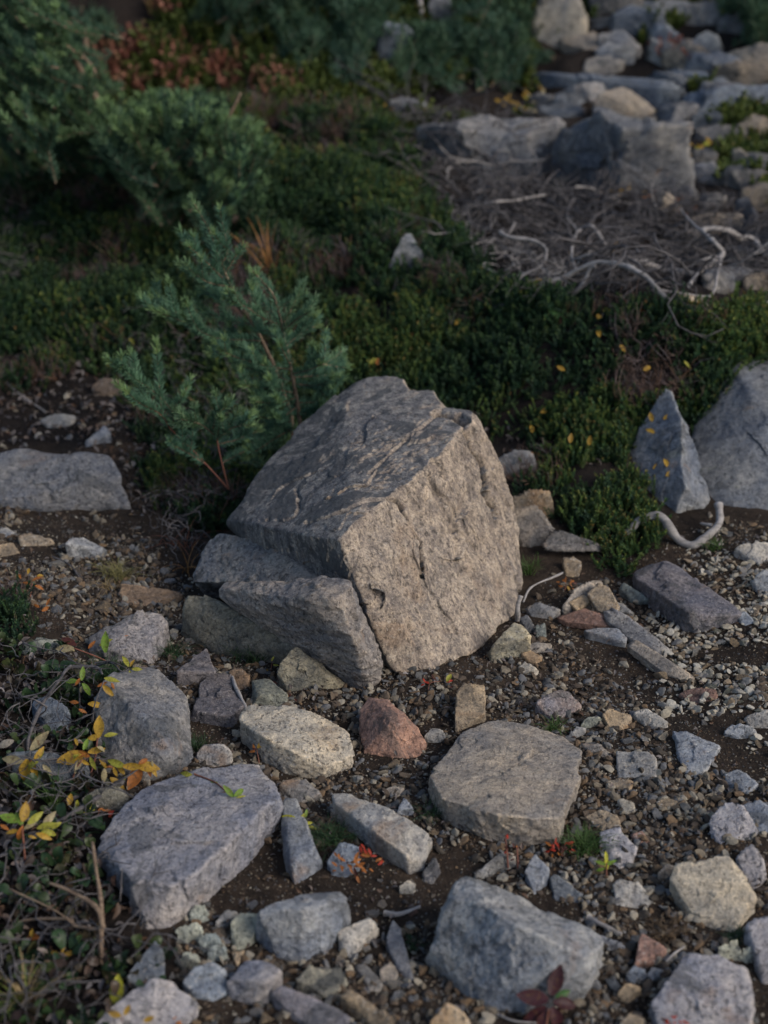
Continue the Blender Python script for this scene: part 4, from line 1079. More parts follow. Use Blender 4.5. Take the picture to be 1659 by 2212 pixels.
def leaf_quads(base, direc, length, width, bend, r):
    """arrays for many folded leaves: base Nx3, direction Nx3"""
    n = len(base)
    up = np.array([0, 0, 1.0])
    side = np.cross(direc, up); ln = np.linalg.norm(side, axis=1)[:, None]
    side = np.where(ln > .05, side / np.maximum(ln, .05), np.array([1.0, 0, 0]))
    nr = np.cross(side, direc)
    L, Wd = length[:, None], width[:, None]
    mid = base + direc * L * .5 + nr * bend * L
    tip = base + direc * L
    V = np.stack([base, mid + side * Wd, tip, mid - side * Wd], 1).reshape(-1, 3)
    F = np.arange(n * 4).reshape(n, 4)
    return V, F

def sprig(seed, h=.05, n=34, L=.009, wd=.0022, mats=(), tipmix=.25, stems=3, spread=.5):
    r = np.random.default_rng(seed)
    VV, FF, MI, off = [], [], [], 0
    for s in range(stems):
        a = r.uniform(0, 6.28); lean = r.uniform(.05, spread)
        d = np.array([math.cos(a) * lean, math.sin(a) * lean, 1]); d /= np.linalg.norm(d)
        hh = h * r.uniform(.6, 1.1)
        b0 = np.array([r.uniform(-.012, .012), r.uniform(-.012, .012), -.012])
        t = np.sort(r.uniform(.2, 1, n))
        base = b0 + d * (t * hh)[:, None]
        th = np.arange(n) * 2.4 + r.uniform(0, 6)
        rad = np.c_[np.cos(th), np.sin(th), np.zeros(n)]
        el = .5 + .6 * t + r.normal(0, .12, n)
        dr = rad * np.cos(el)[:, None] + d * np.sin(el)[:, None]
        dr /= np.linalg.norm(dr, axis=1)[:, None]
        V, F = leaf_quads(base, dr, L * r.uniform(.7, 1.2, n), np.full(n, wd), .12, r)
        VV.append(V); FF.append(F + off); off += len(V)
        MI += list(np.where((t > .8) & (r.random(n) < tipmix * 2), 1, 0))
    return mesh_from('sprig', np.vstack(VV), np.vstack(FF), mats, True, MI)

def dry_sprig(seed, h=.06, n=5):
    r = np.random.default_rng(seed)
    VV, FF, off = [], [], 0
    for s in range(n):
        a = r.uniform(0, 6.28)
        p0 = np.array([0, 0, -.01]); p1 = p0 + np.array([math.cos(a) * .02, math.sin(a) * .02, h * .5]); p2 = p1 + np.array([r.normal(0, .02), r.normal(0, .02), h * r.uniform(.2, .6)])
        V, F = tube_arrays(smooth_path([p0, p1, p2], 4), [.0012, .001, .0008, .0005], 3, False)
        VV.append(V); FF.append(F + off); off += len(V)
    return mesh_from('dry_sprig', np.vstack(VV), np.vstack(FF), [M_HEATHDRY])

def candidates(x0, x1, y0, y1, dens):
    n = int((x1 - x0) * (y1 - y0) * dens)
    xy = np.c_[RNG.uniform(x0, x1, n), RNG.uniform(y0, y1, n)]
    z = terrain(xy)
    P = np.c_[xy, z]
    px, py = project(P)
    return P, px, py

def slope_tilt(P):
    e = .03
    zx = (terrain(P[:, :2] + [e, 0]) - terrain(P[:, :2] - [e, 0])) / (2 * e)
    zy = (terrain(P[:, :2] + [0, e]) - terrain(P[:, :2] - [0, e])) / (2 * e)
    return zx, zy

HEATH_A = [(-700, 300), (150, 250), (700, 245), (860, 300), (900, 400), (935, 480), (1000, 550), (1090, 612), (1200, 662), (1350, 668), (1500, 676), (1659, 690), (2300, 690),
           (2300, 830), (1659, 800), (1600, 800), (1580, 850), (1540, 900), (1500, 950), (1470, 930), (1440, 915), (1410, 945), (1360, 990), (1250, 975), (1150, 955), (1060, 940), (1010, 905), (950, 900), (800, 900), (740, 960),
           (640, 1010), (540, 1110), (470, 1150), (400, 1140), (330, 1080), (300, 980), (290, 890), (230, 800), (120, 815), (60, 845), (-700, 870)]
HEATH_B = [(1100, 1020), (1150, 985), (1250, 965), (1340, 1000), (1395, 1060), (1425, 1120), (1410, 1190), (1335, 1235), (1285, 1195), (1210, 1130), (1105, 1050)]
HEATH_C = [(-200, 1270), (40, 1275), (75, 1330), (60, 1390), (-200, 1420)]
FAR = [(-1500, -200), (3200, -200), (3200, 700), (1700, 450), (1560, 390), (1530, 240), (1460, 170), (1260, 160), (1200, 250), (880, 300), (700, 275), (150, 280), (-700, 330), (-1500, 320)]

M_HEATH2 = leaf_material('heath_dark_leaf', [(0.030, 0.071, 0.043), (0.043, 0.095, 0.051), (0.060, 0.107, 0.051), (0.036, 0.078, 0.056)])
S1 = [sprig(i, .055, 44, .0085, .0014, [M_HEATH, M_HEATHTIP]) for i in range(5)]
S2 = [sprig(20 + i, .06, 40, .0095, .0013, [M_HEATH2, M_HEATH], .2) for i in range(4)]
S1D = [dry_sprig(40 + i) for i in range(3)]
def heath(name, label, poly, box, dens, sc, dry=.12, thin=None, grow=.97):
    P, px, py = candidates(*box, dens)
    m = in_poly(px + RNG.normal(0, 9, len(px)), py + RNG.normal(0, 9, len(px)), poly) & ~in_foot(P[:, :2], grow)
    cl = fbm(P * 9, 3, 61)
    m &= (cl > -.75)
    P = P[m]; cl = cl[m]
    zx, zy = slope_tilt(P)
    P[:, 2] += np.clip(cl, -.3, .6) * .016
    s = sc * RNG.uniform(.65, 1.25, len(P)) * (1 + .25 * cl)
    dist = np.clip(P[:, 1] / 3.6, 1, 1.6)
    s = s * dist
    N = np.c_[zy * .5, -zx * .5]
    qx, qy = project(P)
    kind = fbm(P * 3.1, 3, 64) + RNG.normal(0, .22, len(P)) - .45 * np.clip((700 - qx) / 400, 0, 1)
    dr = fbm(P * 4.3 + 3, 3, 65) + RNG.normal(0, .25, len(P))
    pk = np.where(kind > -.05, RNG.integers(0, 5, len(P)), RNG.integers(5, 9, len(P)))
    pk = np.where(dr > .55 - .15 * np.clip((600 - qx) / 300, 0, 1), RNG.integers(9, 12, len(P)), pk)
    scatter(name, label, P, N, np.c_[s, s, s * .95], S1 + S2 + S1D, 'heath', .32, pick=pk)
heath('heath', 'dense dark green heath covering the mound behind the boulder', HEATH_A, (-2.6, 2.6, 3.0, 6.2), 6200, 1.0)
heath('heath', 'lower clump of green heath between boulder and pointed rock', HEATH_B, (.2, 1.0, 2.7, 3.8), 5000, 1.0)
heath('heath', 'heath tuft hugging the left side of the pointed rock', [(1290, 960), (1350, 935), (1400, 890), (1430, 850), (1420, 920), (1350, 985), (1335, 1010), (1350, 1075), (1300, 1050)], (.4, 1.0, 3.0, 4.0), 5200, 1.0, grow=.85)
heath('heath', 'heath spilling down between the pointed and large right rocks', [(1470, 690), (1700, 685), (1700, 800), (1605, 795), (1570, 870), (1500, 950), (1460, 860)], (.5, 1.4, 3.2, 4.3), 5200, 1.05, grow=.55)
heath('heath', 'patch of green heath at the left edge above the willow', HEATH_C, (-1.4, -.5, 2.3, 3.2), 3200, .8)

FARS = [sprig(70 + i, .06, 16, .016, .0045, [M_FARHEATH, M_HEATHTIP], .12, 4, .8) for i in range(4)]
P, px, py = candidates(-6, 6, 4.8, 12, 1700)
cl = fbm(P * 1.6, 3, 21)
m = in_poly(px, py, FAR) & (cl + .5 * ((px > 1150) & (py > 40)) * -1 > -.75) & ~in_foot(P[:, :2], 1.0)
P = P[m]
s = 1.2 * RNG.uniform(.7, 1.3, len(P)) * np.clip(P[:, 1] / 6, 1, 2.2)
scatter('meadow_heather', 'blurred green heather meadow across the background', P, None, np.c_[s, s, s * .9], FARS, 'heather', .3)

REDS = [sprig(90 + i, .09, 12, .02, .006, [M_REDLEAF, M_REDLEAF], .2, 4, .9) for i in range(4)]
RED = [(160, 110), (240, 85), (330, 82), (500, 105), (600, 145), (660, 205), (600, 225), (500, 215), (400, 215), (200, 190)]
P, px, py = candidates(-3.5, 2.5, 5.0, 9, 800)
m = in_poly(px, py, RED)
P = P[m]; s = RNG.uniform(.7, 1.2, len(P))
scatter('red_shrub', 'rust-red low shrub behind the left dwarf fir', P, None, np.c_[s, s, s * .85], REDS, 'shrub', .3)
for poly, lab in (([(1400, 115), (1500, 118), (1510, 140), (1420, 140)], 'rust-red leaves round the pale elongated rock'),
                  ([(300, 20), (370, 15), (400, 45), (300, 50)], 'small rust-red shrub patch at the upper left'),
                  ([(-200, 230), (70, 225), (60, 285), (-200, 290)], 'rust and orange shrub patch at the left edge')):
    P, px, py = candidates(-4, 4, 4.5, 9.5, 420)
    m = in_poly(px, py, poly)
    P = P[m]; s = RNG.uniform(.6, 1.2, len(P))
    if len(P): scatter('red_shrub', lab, P, None, np.c_[s, s, s], REDS, 'shrub', .3)

# gravel
def pebbles(seed0, mat):
    out = []
    for i in range(8):
        r = np.random.default_rng(seed0 + i)
        q = r.normal(size=(9, 3)); q /= np.linalg.norm(q, axis=1)[:, None]; q *= [1, .85, .6]
        me, _ = rock_mesh('pebble', q, 2, 14, .8, seed0 + i * 3, [mat], chips=2)
        me.polygons.foreach_set('use_smooth', np.zeros(len(me.polygons), bool))
        V = np.empty(len(me.vertices) * 3, np.float32); me.vertices.foreach_get('co', V)
        V = V.reshape(-1, 3); V -= V.mean(0); V /= np.abs(V).max()
        me.vertices.foreach_set('co', V.ravel()); me.update()
        out.append(me)
    return out

def pebble_material(name, cols):
    m, n, out = new_mat(name)
    b = NB(n)
    oi = b.node('ShaderNodeObjectInfo'); tc = b.node('ShaderNodeTexCoord')
    ramp = b.node('ShaderNodeValToRGB'); ramp.color_ramp.interpolation = 'CONSTANT'
    e = ramp.color_ramp.elements
    while len(e) < len(cols): e.new(.5)
    for i, c in enumerate(cols): e[i].position = i / len(cols); e[i].color = (*c, 1)
    b.l(oi.outputs['Random'], ramp.inputs[0])
    ns = b.noise(tc.outputs['Object'], 2.5, 5, .65)
    c = b.mix(b.rng(ns, .3, .7), b.mix(1., ramp.outputs[0], (.65, .65, .68), 'MULTIPLY'), b.mix(1., ramp.outputs[0], (1.2, 1.18, 1.1), 'MULTIPLY'))
    p = b.node('ShaderNodeBsdfPrincipled'); b.l(c, p.inputs['Base Color']); p.inputs['Roughness'].default_value = .9
    p.inputs['Specular IOR Level'].default_value = .2
    b.l(p.outputs[0], out.inputs[0])
    return m
M_PEBP = pebble_material('cream_pebble', [(.42, .38, .31), (.35, .31, .24), (.30, .28, .25), (.46, .43, .37), (.26, .20, .14), (.20, .19, .18), (.38, .34, .27)])
M_PEBD = pebble_material('brown_pebble', [(.09, .07, .055), (.13, .10, .075), (.20, .17, .13), (.10, .10, .10), (.16, .11, .07), (.30, .27, .22), (.07, .06, .05), (.15, .15, .155)])
PEBP, PEBD = pebbles(3000, M_PEBP), pebbles(3100, M_PEBD)

PALE = [(1380, 1330), (1450, 1420), (1520, 1480), (1430, 1500), (1400, 1560), (1659, 1620), (2300, 1700), (2300, 1150), (1640, 1150), (1560, 1150), (1450, 1200), (1590, 1270), (1620, 1340)]
P, px, py = candidates(.3, 2.4, 2.0, 3.7, 9000)
d = fbm(P * 7, 3, 31)
m = in_poly(px + RNG.normal(0, 25, len(px)), py + RNG.normal(0, 25, len(px)), PALE) & (d > -.35)
P = P[m]; s = .0035 + .0085 * RNG.random(len(P)) ** 2.6
P[:, 2] += s * .2
scatter('gravel', 'cream gravel spread over the right side of the dirt', P, None, np.c_[s * 1.1, s, s * .8], PEBP, 'gravel', .5)
DIRT = [(-900, 1120), (300, 1120), (430, 1300), (840, 1440), (1100, 1340), (1250, 1230), (1400, 1180), (1560, 1130), (2400, 1100), (2400, 2700), (400, 2700), (380, 1950), (250, 1700), (100, 1420), (-900, 1400)]
P, px, py = candidates(-2.0, 2.2, 1.3, 3.7, 15000)
d = fbm(P * 5, 3, 33)
m = in_poly(px + RNG.normal(0, 12, len(px)), py + RNG.normal(0, 12, len(px)), DIRT) & (d > -.25) & (RNG.random(len(P)) < np.clip(.4 + .6 * d + .45 * (py > 1500) + .3 * (px < 420), .12, 1))
P = P[m]; s = .0024 + .010 * RNG.random(len(P)) ** 3.2
P[:, 2] += s * .2
scatter('gravel', 'dark mixed gravel filling the ground between the rocks', P, None, np.c_[s * 1.1, s, s * .8], PEBD, 'gravel', .5)
P, px, py = candidates(-1.6, 1.8, 1.4, 3.5, 12000)
m = in_poly(px + RNG.normal(0, 12, len(px)), py + RNG.normal(0, 12, len(px)), DIRT)
P = P[m]; s = .0012 + .0022 * RNG.random(len(P)) ** 2
scatter('grit', 'fine grit and soil crumbs over the open dirt', P, None, np.c_[s * 1.2, s, s * .8], PEBD, 'grit', .6)
DIRT2 = [(-900, 845), (60, 850), (240, 810), (300, 900), (320, 1090), (300, 1130), (-900, 1130)]
P, px, py = candidates(-2.2, -.5, 2.8, 4.4, 900)
m = in_poly(px, py, DIRT2)
P = P[m]; s = .003 + .012 * RNG.random(len(P)) ** 3
scatter('gravel', 'sparse stones and crumbs on the dirt below the heath at left', P, None, np.c_[s, s, s * .8], PEBD + PEBP[:2], 'gravel', .5)

# litter: curled dead leaves and crumbs
def litter_piece(seed):
    r = np.random.default_rng(seed)
    n = 7
    t = np.linspace(0, 1, n)
    w = .0045 * np.sin(math.pi * np.clip(t, .04, .97)) ** .7
    cx = .018 * t; cz = .004 * np.sin(t * 3) + .004 * t
    V, F = [], []
    for i in range(n):
        V += [(cx[i], -w[i], cz[i] + .0035), (cx[i], 0, cz[i]), (cx[i], w[i], cz[i] + .003)]
    for i in range(n - 1):
        a = i * 3
        F += [(a, a + 1, a + 4, a + 3), (a + 1, a + 2, a + 5, a + 4)]
    return mesh_from('litter', V, F, [M_LITTER])
LIT = [litter_piece(i) for i in range(3)]
WILL = [(-900, 1380), (60, 1380), (130, 1420), (200, 1500), (215, 1620), (250, 1700), (220, 1800), (225, 1870), (270, 1960), (320, 2020), (380, 2080), (340, 2212), (300, 2700), (-900, 2700)]
def lit_scatter(name, label, poly, box, dens, sc, meshes, cat):
    P, px, py = candidates(*box, dens)
    m = in_poly(px + RNG.normal(0, 15, len(px)), py + RNG.normal(0, 15, len(px)), poly) & ~in_foot(P[:, :2], .95)
    P = P[m]
    P[:, 2] += RNG.uniform(0, .012, len(P))
    s = sc * RNG.uniform(.6, 1.4, len(P))
    scatter(name, label, P, None, np.c_[s, s, s], meshes, cat, .6)
lit_scatter('leaf_litter', 'grey and brown leaf litter under the willow at lower left', WILL, (-1.6, -.2, 1.2, 2.9), 4200, 1.0, LIT, 'litter')
lit_scatter('leaf_litter', 'dead leaves on the dirt below the heath at left', [(-900, 700), (330, 780), (420, 1100), (300, 1120), (150, 960), (-900, 950)], (-2.2, -.3, 2.9, 4.4), 2600, .9, LIT, 'litter')
lit_scatter('leaf_litter', 'sparse brown crumbs of litter on the open dirt', DIRT, (-1.6, 1.8, 1.4, 3.5), 700, .5, LIT, 'litter')
lit_scatter('leaf_litter', 'pale litter in the gap between heath and lower clump', [(1040, 930), (1250, 960), (1340, 1000), (1200, 1000), (1100, 1030)], (.1, 1.0, 3.0, 4.2), 1600, .9, LIT, 'litter')

def low_leaf(seed):
    r = np.random.default_rng(seed)
    VV, FF, off = [], [], 0
    for k in range(5):
        a = r.uniform(0, 6.28); L = r.uniform(.012, .02); wd = L * .42
        ca, sa = math.cos(a), math.sin(a)
        n = 6; t = np.linspace(0, 1, n); w = wd * np.sin(math.pi * np.clip(t, .05, .96)) ** .6
        for i in range(n):
            for sgn, dz in ((-1, .002), (0, 0), (1, .002)):
                x, y, z = .006 + L * t[i], sgn * w[i], .008 + .012 * math.sin(t[i] * 2) + dz
                VV.append((x * ca - y * sa, x * sa + y * ca, z))
        for i in range(n - 1):
            b0 = off + i * 3
            FF += [(b0, b0 + 1, b0 + 4, b0 + 3), (b0 + 1, b0 + 2, b0 + 5, b0 + 4)]
        off += n * 3
    return mesh_from('low_leaf', VV, FF, [M_COVER])
LOW = [low_leaf(i) for i in range(4)]
lit_scatter('ground_cover', 'low dark green leaves carpeting the lower left corner', WILL, (-1.6, -.2, 1.2, 2.9), 1100, 1.0, LOW, 'ground cover')

# ------------------------------------------------------------------ dead brush
def twig_mass(name, label, poly, box, n, rng_r, rng_len, lift, mats, zsc=1.0, seed=3, parent=None):
    r = np.random.default_rng(seed)
    VV, FF, off, k = [], [], 0, 0
    while k < n:
        x, y = r.uniform(box[0], box[1]), r.uniform(box[2], box[3])
        if not in_poly(np.array([x]), np.array([y]), poly)[0]: continue
        g = at(x, y)
        L = r.uniform(*rng_len); a = r.uniform(0, 6.283)
        d = np.array([math.cos(a), math.sin(a) * .8, r.normal(.1, .45)])
        m = 7
        path = [g + np.array([0, 0, r.uniform(-.01, lift)])]
        for i in range(m):
            d = d + r.normal(0, .42, 3) * [1, 1, .9]; d /= np.linalg.norm(d)
            path.append(path[-1] + d * L / m)
        path = np.array(path)
        gz = terrain(path[:, :2])
        path[:, 2] = np.clip(path[:, 2], gz - .02, gz + lift * r.uniform(.6, 1.6))
        r0 = r.uniform(*rng_r) 
        V, F = tube_arrays(path, np.linspace(r0, r0 * .35, len(path)) * r.uniform(.75, 1.2, len(path)), 5, False)
        VV.append(V); FF.append(F + off); off += len(V); k += 1
        for f_ in range(r.integers(1, 4)):
            i0 = r.integers(1, m)
            d2 = (path[i0 + 1] - path[i0]) / (np.linalg.norm(path[i0 + 1] - path[i0]) + 1e-9) + r.normal(0, .6, 3)
            d2 /= np.linalg.norm(d2)
            q = [path[i0]]
            for g_ in range(3):
                d2 = d2 + r.normal(0, .35, 3); d2 /= np.linalg.norm(d2)
                q.append(q[-1] + d2 * L * r.uniform(.06, .13))
            V, F = tube_arrays(np.array(q), np.linspace(r0 * .55, r0 * .22, 4), 4, False)
            VV.append(V); FF.append(F + off); off += len(V)
    o = link(name, mesh_from(name, np.vstack(VV), np.vstack(FF), mats), parent, None, label, None if parent else 'brush', None, 'stuff')
    return o
BRUSH = [(890, 375), (1000, 390), (1180, 412), (1400, 428), (1500, 490), (1659, 520), (1900, 560), (1900, 640), (1560, 620), (1440, 635), (1240, 635), (1100, 575), (1010, 515), (950, 450), (905, 400)]
twig_mass('dead_brush', 'tangled grey dead twigs spread below the dark block', BRUSH, (880, 1900, 340, 660), 430, (.0014, .0052), (.12, .45), .11, [M_TWIG], seed=3)
peat = np.zeros(len(gxy), np.float32)
_px, _py = project(np.c_[gxy, gzz])
for _poly in (BRUSH, HEATH_A, HEATH_B, HEATH_C, FAR, WILL, [(1050, 930), (1450, 900), (1450, 1120), (1100, 1060)], [(-900, 840), (300, 800), (340, 1100), (300, 960), (-900, 960)], [(1500, 700), (2300, 700), (2300, 860), (1500, 860)], [(880, 250), (1700, 250), (1700, 700), (1300, 680), (1000, 560)]):
    peat[in_poly(_px, _py, _poly) & (gxy[:, 1] > .5)] = 1
_at = bpy.data.objects['ground'].data.attributes.new('peat', 'FLOAT', 'POINT')
_at.data.foreach_set('value', peat)
twig_mass('dead_brush', 'fine dark twigs matted between the dead branches', BRUSH, (880, 1900, 340, 660), 800, (.0008, .0022), (.08, .28), .08, [M_TWIG], seed=35)
twig_mass('dead_brush', 'bleached crooked branches scattered through the dead brush', BRUSH, (900, 1900, 360, 660), 14, (.003, .006), (.15, .45), .13, [M_DEADWOOD], seed=33)
twig_mass('dead_brush', 'pale tangled twigs fringing the heath crest', [(960, 500), (1010, 545), (1100, 600), (1200, 650), (1240, 640), (1150, 570), (1000, 480), (930, 440), (900, 380), (880, 400)], (880, 1240, 380, 650), 80, (.0013, .003), (.06, .2), .06, [M_DEADWOOD], seed=4)
twig_mass('dead_brush', 'grey dead twigs leaning on the flat-topped rock', [(830, 260), (900, 275), (1100, 330), (1150, 380), (1000, 370), (870, 340)], (830, 1150, 260, 380), 110, (.0016, .0035), (.15, .35), .16, [M_TWIG], seed=5)
twig_mass('dead_brush', 'pale grey dry twigs at the left edge of the heath', [(-200, 450), (40, 470), (110, 560), (60, 640), (-200, 660)], (-200, 110, 450, 660), 260, (.001, .0022), (.06, .2), .10, [M_TWIG], seed=6)
twig_mass('dead_brush', 'bare grey twigs low between sapling and lichen-covered slab', [(320, 1100), (470, 1090), (420, 1230), (380, 1210), (340, 1180)], (320, 470, 1090, 1230), 60, (.0009, .002), (.05, .14), .07, [M_TWIG], seed=7)
twig_mass('dead_brush', 'dark bare stems under the fir sapling', [(230, 680), (450, 700), (560, 900), (520, 1080), (400, 1110), (300, 950)], (230, 560, 680, 1110), 150, (.0009, .002), (.05, .16), .10, [M_TWIG], seed=8)
twig_mass('dead_brush', 'thin dark stems tangled beneath the willow leaves', WILL, (0, 330, 1400, 2212), 130, (.0009, .0022), (.06, .2), .06, [M_TWIG, ], seed=9)
# ------------------------------------------------------------------ driftwood roots and sticks
def wood(name, label, lines, mat=None, group=None, sides=8):
    """lines: list of (points (px,py,hp), radius px start, radius px end); first is the root itself, others its branches"""
    first = None
    for k, (pl, r0, r1) in enumerate(lines):
        P = np.array([vert(*p) for p in pl])
        d = np.linalg.norm(P.mean(0) - [0, 0, CAM_Z])
        n = max(14, len(pl) * 9)
        path = smooth_path(P, n)
        path += np.c_[[vnoise(path * 16, s + k * 5) for s in (1, 2, 3)]].T * (.7 * r0 * d / FPX)
        rr = np.linspace(r0, r1, n) * d / FPX * (1 + .3 * vnoise(path * 30, 9 + k) + .25 * np.clip(vnoise(path * 60, 3 + k), 0, 1))
        V, F = tube_arrays(path, rr, sides)
        base = path[0] if first is None else np.array(first.location)
        me = mesh_from(name, V - base, F, [mat or M_DEADWOOD])
        if first is None:
            first = link(name, me, None, base, label, 'root' if 'root' in name else 'stick', group)
        else:
            link('branch', me, first)
    return first
wood('dead_root', 'thick bleached root arching over the brush', [
    ([(1160, 655, 2), (1174, 618, 30), (1224, 600, 45), (1269, 575, 62), (1304, 567, 66), (1349, 575, 60), (1389, 596, 46), (1419, 624, 28), (1464, 668, 2)], 6.5, 5),
    ([(1200, 652, 2), (1244, 630, 22), (1262, 605, 40), (1272, 580, 58), (1285, 572, 64)], 4, 4.5),
    ([(1218, 602, 44), (1205, 630, 20), (1195, 655, 2)], 3, 2)])
wood('dead_root', 'bent bleached root loop by the gravel below the pointed rock', [
    ([(1340, 1160, 5), (1360, 1146, 16), (1379, 1127, 30), (1424, 1115, 40), (1449, 1142, 28), (1474, 1170, 10), (1504, 1180, 6), (1539, 1162, 12), (1555, 1135, 25), (1550, 1088, 50)], 10, 8),
    ([(1540, 1135, 25), (1515, 1128, 22)], 5, 2)])
wood('dead_root', 'pale root entering from the right edge above the heath', [([(1565, 688, 4), (1600, 680, 8), (1625, 668, 14), (1645, 655, 18), (1690, 662, 12)], 4, 10)])
wood('dead_root', 'curled bleached root tangle at the right edge', [
    ([(1490, 615, 5), (1510, 590, 22), (1545, 560, 40), (1560, 545, 50), (1540, 520, 70), (1520, 500, 84), (1545, 495, 86), (1575, 502, 80), (1600, 515, 68)], 4, 6),
    ([(1548, 556, 40), (1510, 565, 35), (1482, 580, 24)], 4, 2),
    ([(1600, 515, 68), (1630, 520, 60), (1650, 545, 45), (1680, 560, 30)], 6, 4),
    ([(1560, 545, 50), (1552, 590, 22), (1540, 625, 2)], 3.5, 2.5),
    ([(1540, 520, 70), (1495, 480, 92), (1470, 450, 100)], 3, 1.5)])
wood('dead_root', 'thick grey limb lying behind the arched root', [([(1325, 560, 30), (1380, 568, 28), (1440, 580, 24), (1500, 592, 16)], 7, 6)])
wood('dead_root', 'thin pale root crossing below the curled tangle', [([(1430, 628, 6), (1480, 636, 6), (1530, 640, 5), (1545, 618, 20), (1552, 580, 40)], 3, 3)])
wood('dead_root', 'wavy pale root left of the arched root', [
    ([(1020, 560, 4), (1060, 585, 8), (1100, 600, 10), (1140, 590, 22), (1170, 575, 34), (1180, 540, 60), (1150, 520, 70), (1100, 512, 70), (1080, 500, 76)], 2.5, 4),
    ([(1170, 575, 34), (1200, 600, 16), (1215, 615, 6)], 3, 2)])
wood('dead_root', 'drooping grey branch in the middle of the brush', [([(1245, 590, 20), (1235, 540, 52), (1250, 500, 80), (1280, 490, 86), (1310, 530, 54)], 2.5, 3.5), ([(1250, 500, 80), (1225, 470, 96)], 2.5, 1.5)])
wood('dead_root', 'straight grey branch in the left of the brush', [([(1010, 448, 50), (1060, 438, 58), (1110, 432, 60), (1180, 420, 60)], 4, 2)])
wood('dead_root', 'pale branch hanging beside the flat-topped rock', [([(1142, 310, 70), (1155, 340, 44), (1170, 380, 6)], 3.5, 4)])
wood('dead_root', 'horizontal grey branch before the flat-topped rock', [([(980, 352, 24), (1020, 348, 30), (1070, 352, 24)], 3, 2)])
wood('dead_branch', 'bare grey stem standing at the top edge', [([(915, 55, 4), (908, 25, 32), (902, -40, 95)], 5, 4)])
wood('dead_branch', 'thin pale twig lying on the left dirt below the heath', [([(0, 815, 8), (40, 850, 6), (100, 892, 4)], 2, 1.5)])
wood('stick', 'pale stick lying on the dark purple slab', [([(502, 1463, 18), (512, 1490, 24), (531, 1532, 20)], 3, 4.5)])
wood('stick', 'thin upright stump stick beside the boulder foot', [([(1118, 1340, 2), (1118, 1310, 32), (1125, 1288, 52)], 5, 6), ([(1130, 1300, 40), (1150, 1268, 50), (1215, 1237, 40)], 2.5, 2)])
wood('stick', 'weathered wood chip above the right end of the big blue rock', [([(1268, 1984, 6), (1300, 1998, 9), (1342, 2018, 6)], 7, 5)])
wood('stick', 'short pale stick above the reddish triangular stone', [([(1440, 2078, 6), (1458, 2060, 10), (1478, 2045, 8)], 3, 2)])
wood('stick', 'white curved root end left of the big blue rock', [([(829, 1970, 6), (860, 1972, 8), (905, 1955, 6)], 6, 3)])
wood('stick', 'thin pale twig at the bottom edge by the tan pointed rock', [([(1075, 2190, 4), (1110, 2205, 6), (1160, 2210, 6)], 2.5, 2)])
wood('stick', 'dark twig lying among the upper left stones', [([(112, 1202, 6), (150, 1220, 10), (172, 1248, 4)], 2, 1.5), ([(150, 1220, 10), (185, 1255, 3)], 1.2, .8)], mat=M_TWIG)
wood('dead_branch', 'dark branch lying across the lower left litter', [([(0, 1850, 10), (90, 1800, 18), (190, 1735, 24), (310, 1660, 20)], 4, 7)], mat=M_TWIG)
wood('dead_branch', 'pale dry stalk standing before the lilac slab', [
    ([(220, 2085, 5), (218, 2010, 50), (220, 1990, 60), (215, 1920, 90), (205, 1850, 130), (200, 1820, 140)], 5, 3),
    ([(220, 2010, 50), (160, 2000, 40), (145, 1985, 42), (40, 1990, 20), (10, 2030, 8)], 4, 2.5),
    ([(222, 2005, 55), (205, 1960, 80), (150, 1925, 90), (110, 1910, 90)], 6, 2.5),
    ([(160, 1995, 44), (115, 1965, 60), (20, 1920, 70)], 3, 1.5)], mat=M_BARK)
wood('dead_branch', 'grey forked willow stem at the left edge', [
    ([(60, 1640, 10), (62, 1590, 40), (90, 1520, 60), (135, 1460, 60), (155, 1440, 60)], 4, 3),
    ([(155, 1440, 60), (205, 1440, 70), (220, 1455, 70)], 3, 2), ([(205, 1432, 60), (240, 1430, 70), (275, 1445, 66)], 2, 1.5)], mat=M_TWIG)

# ------------------------------------------------------------------ firs
def needles(P, dens, L, wd, r, fwd=.9, flat=0.0):
    """needle quads around a path"""
    seg = np.linalg.norm(np.diff(P, axis=0), axis=1)
    cum = np.r_[0, np.cumsum(seg)]
    n = max(6, int(cum[-1] * dens))
    t = np.sort(r.uniform(0, cum[-1], n))
    base = np.c_[[np.interp(t, cum, P[:, i]) for i in range(3)]].T
    T = np.gradient(P, axis=0); T /= np.linalg.norm(T, axis=1)[:, None] + 1e-9
    Tn = np.c_[[np.interp(t, cum, T[:, i]) for i in range(3)]].T
    a = np.cross(Tn, r.normal(size=(n, 3))); a /= np.linalg.norm(a, axis=1)[:, None] + 1e-9
    a[:, 2] += .18
    f = fwd * .72 + r.normal(0, .18, n)
    end = np.clip((t / cum[-1] - .85) / .15, 0, 1)
    d = a + Tn * (f + end * 1.2)[:, None]
    d /= np.linalg.norm(d, axis=1)[:, None]
    ll = L * r.uniform(.7, 1.15, n)
    s = np.cross(d, r.normal(size=(n, 3))); s /= np.linalg.norm(s, axis=1)[:, None] + 1e-9
    tip = base + d * ll[:, None]
    tip[:, 2] += .15 * ll
    V = np.stack([base - s * wd / 2, base + s * wd / 2, tip + s * wd * .25, tip - s * wd * .25], 1).reshape(-1, 3)
    return V, np.arange(n * 4).reshape(n, 4), (t / cum[-1] > .82).astype(np.int32)

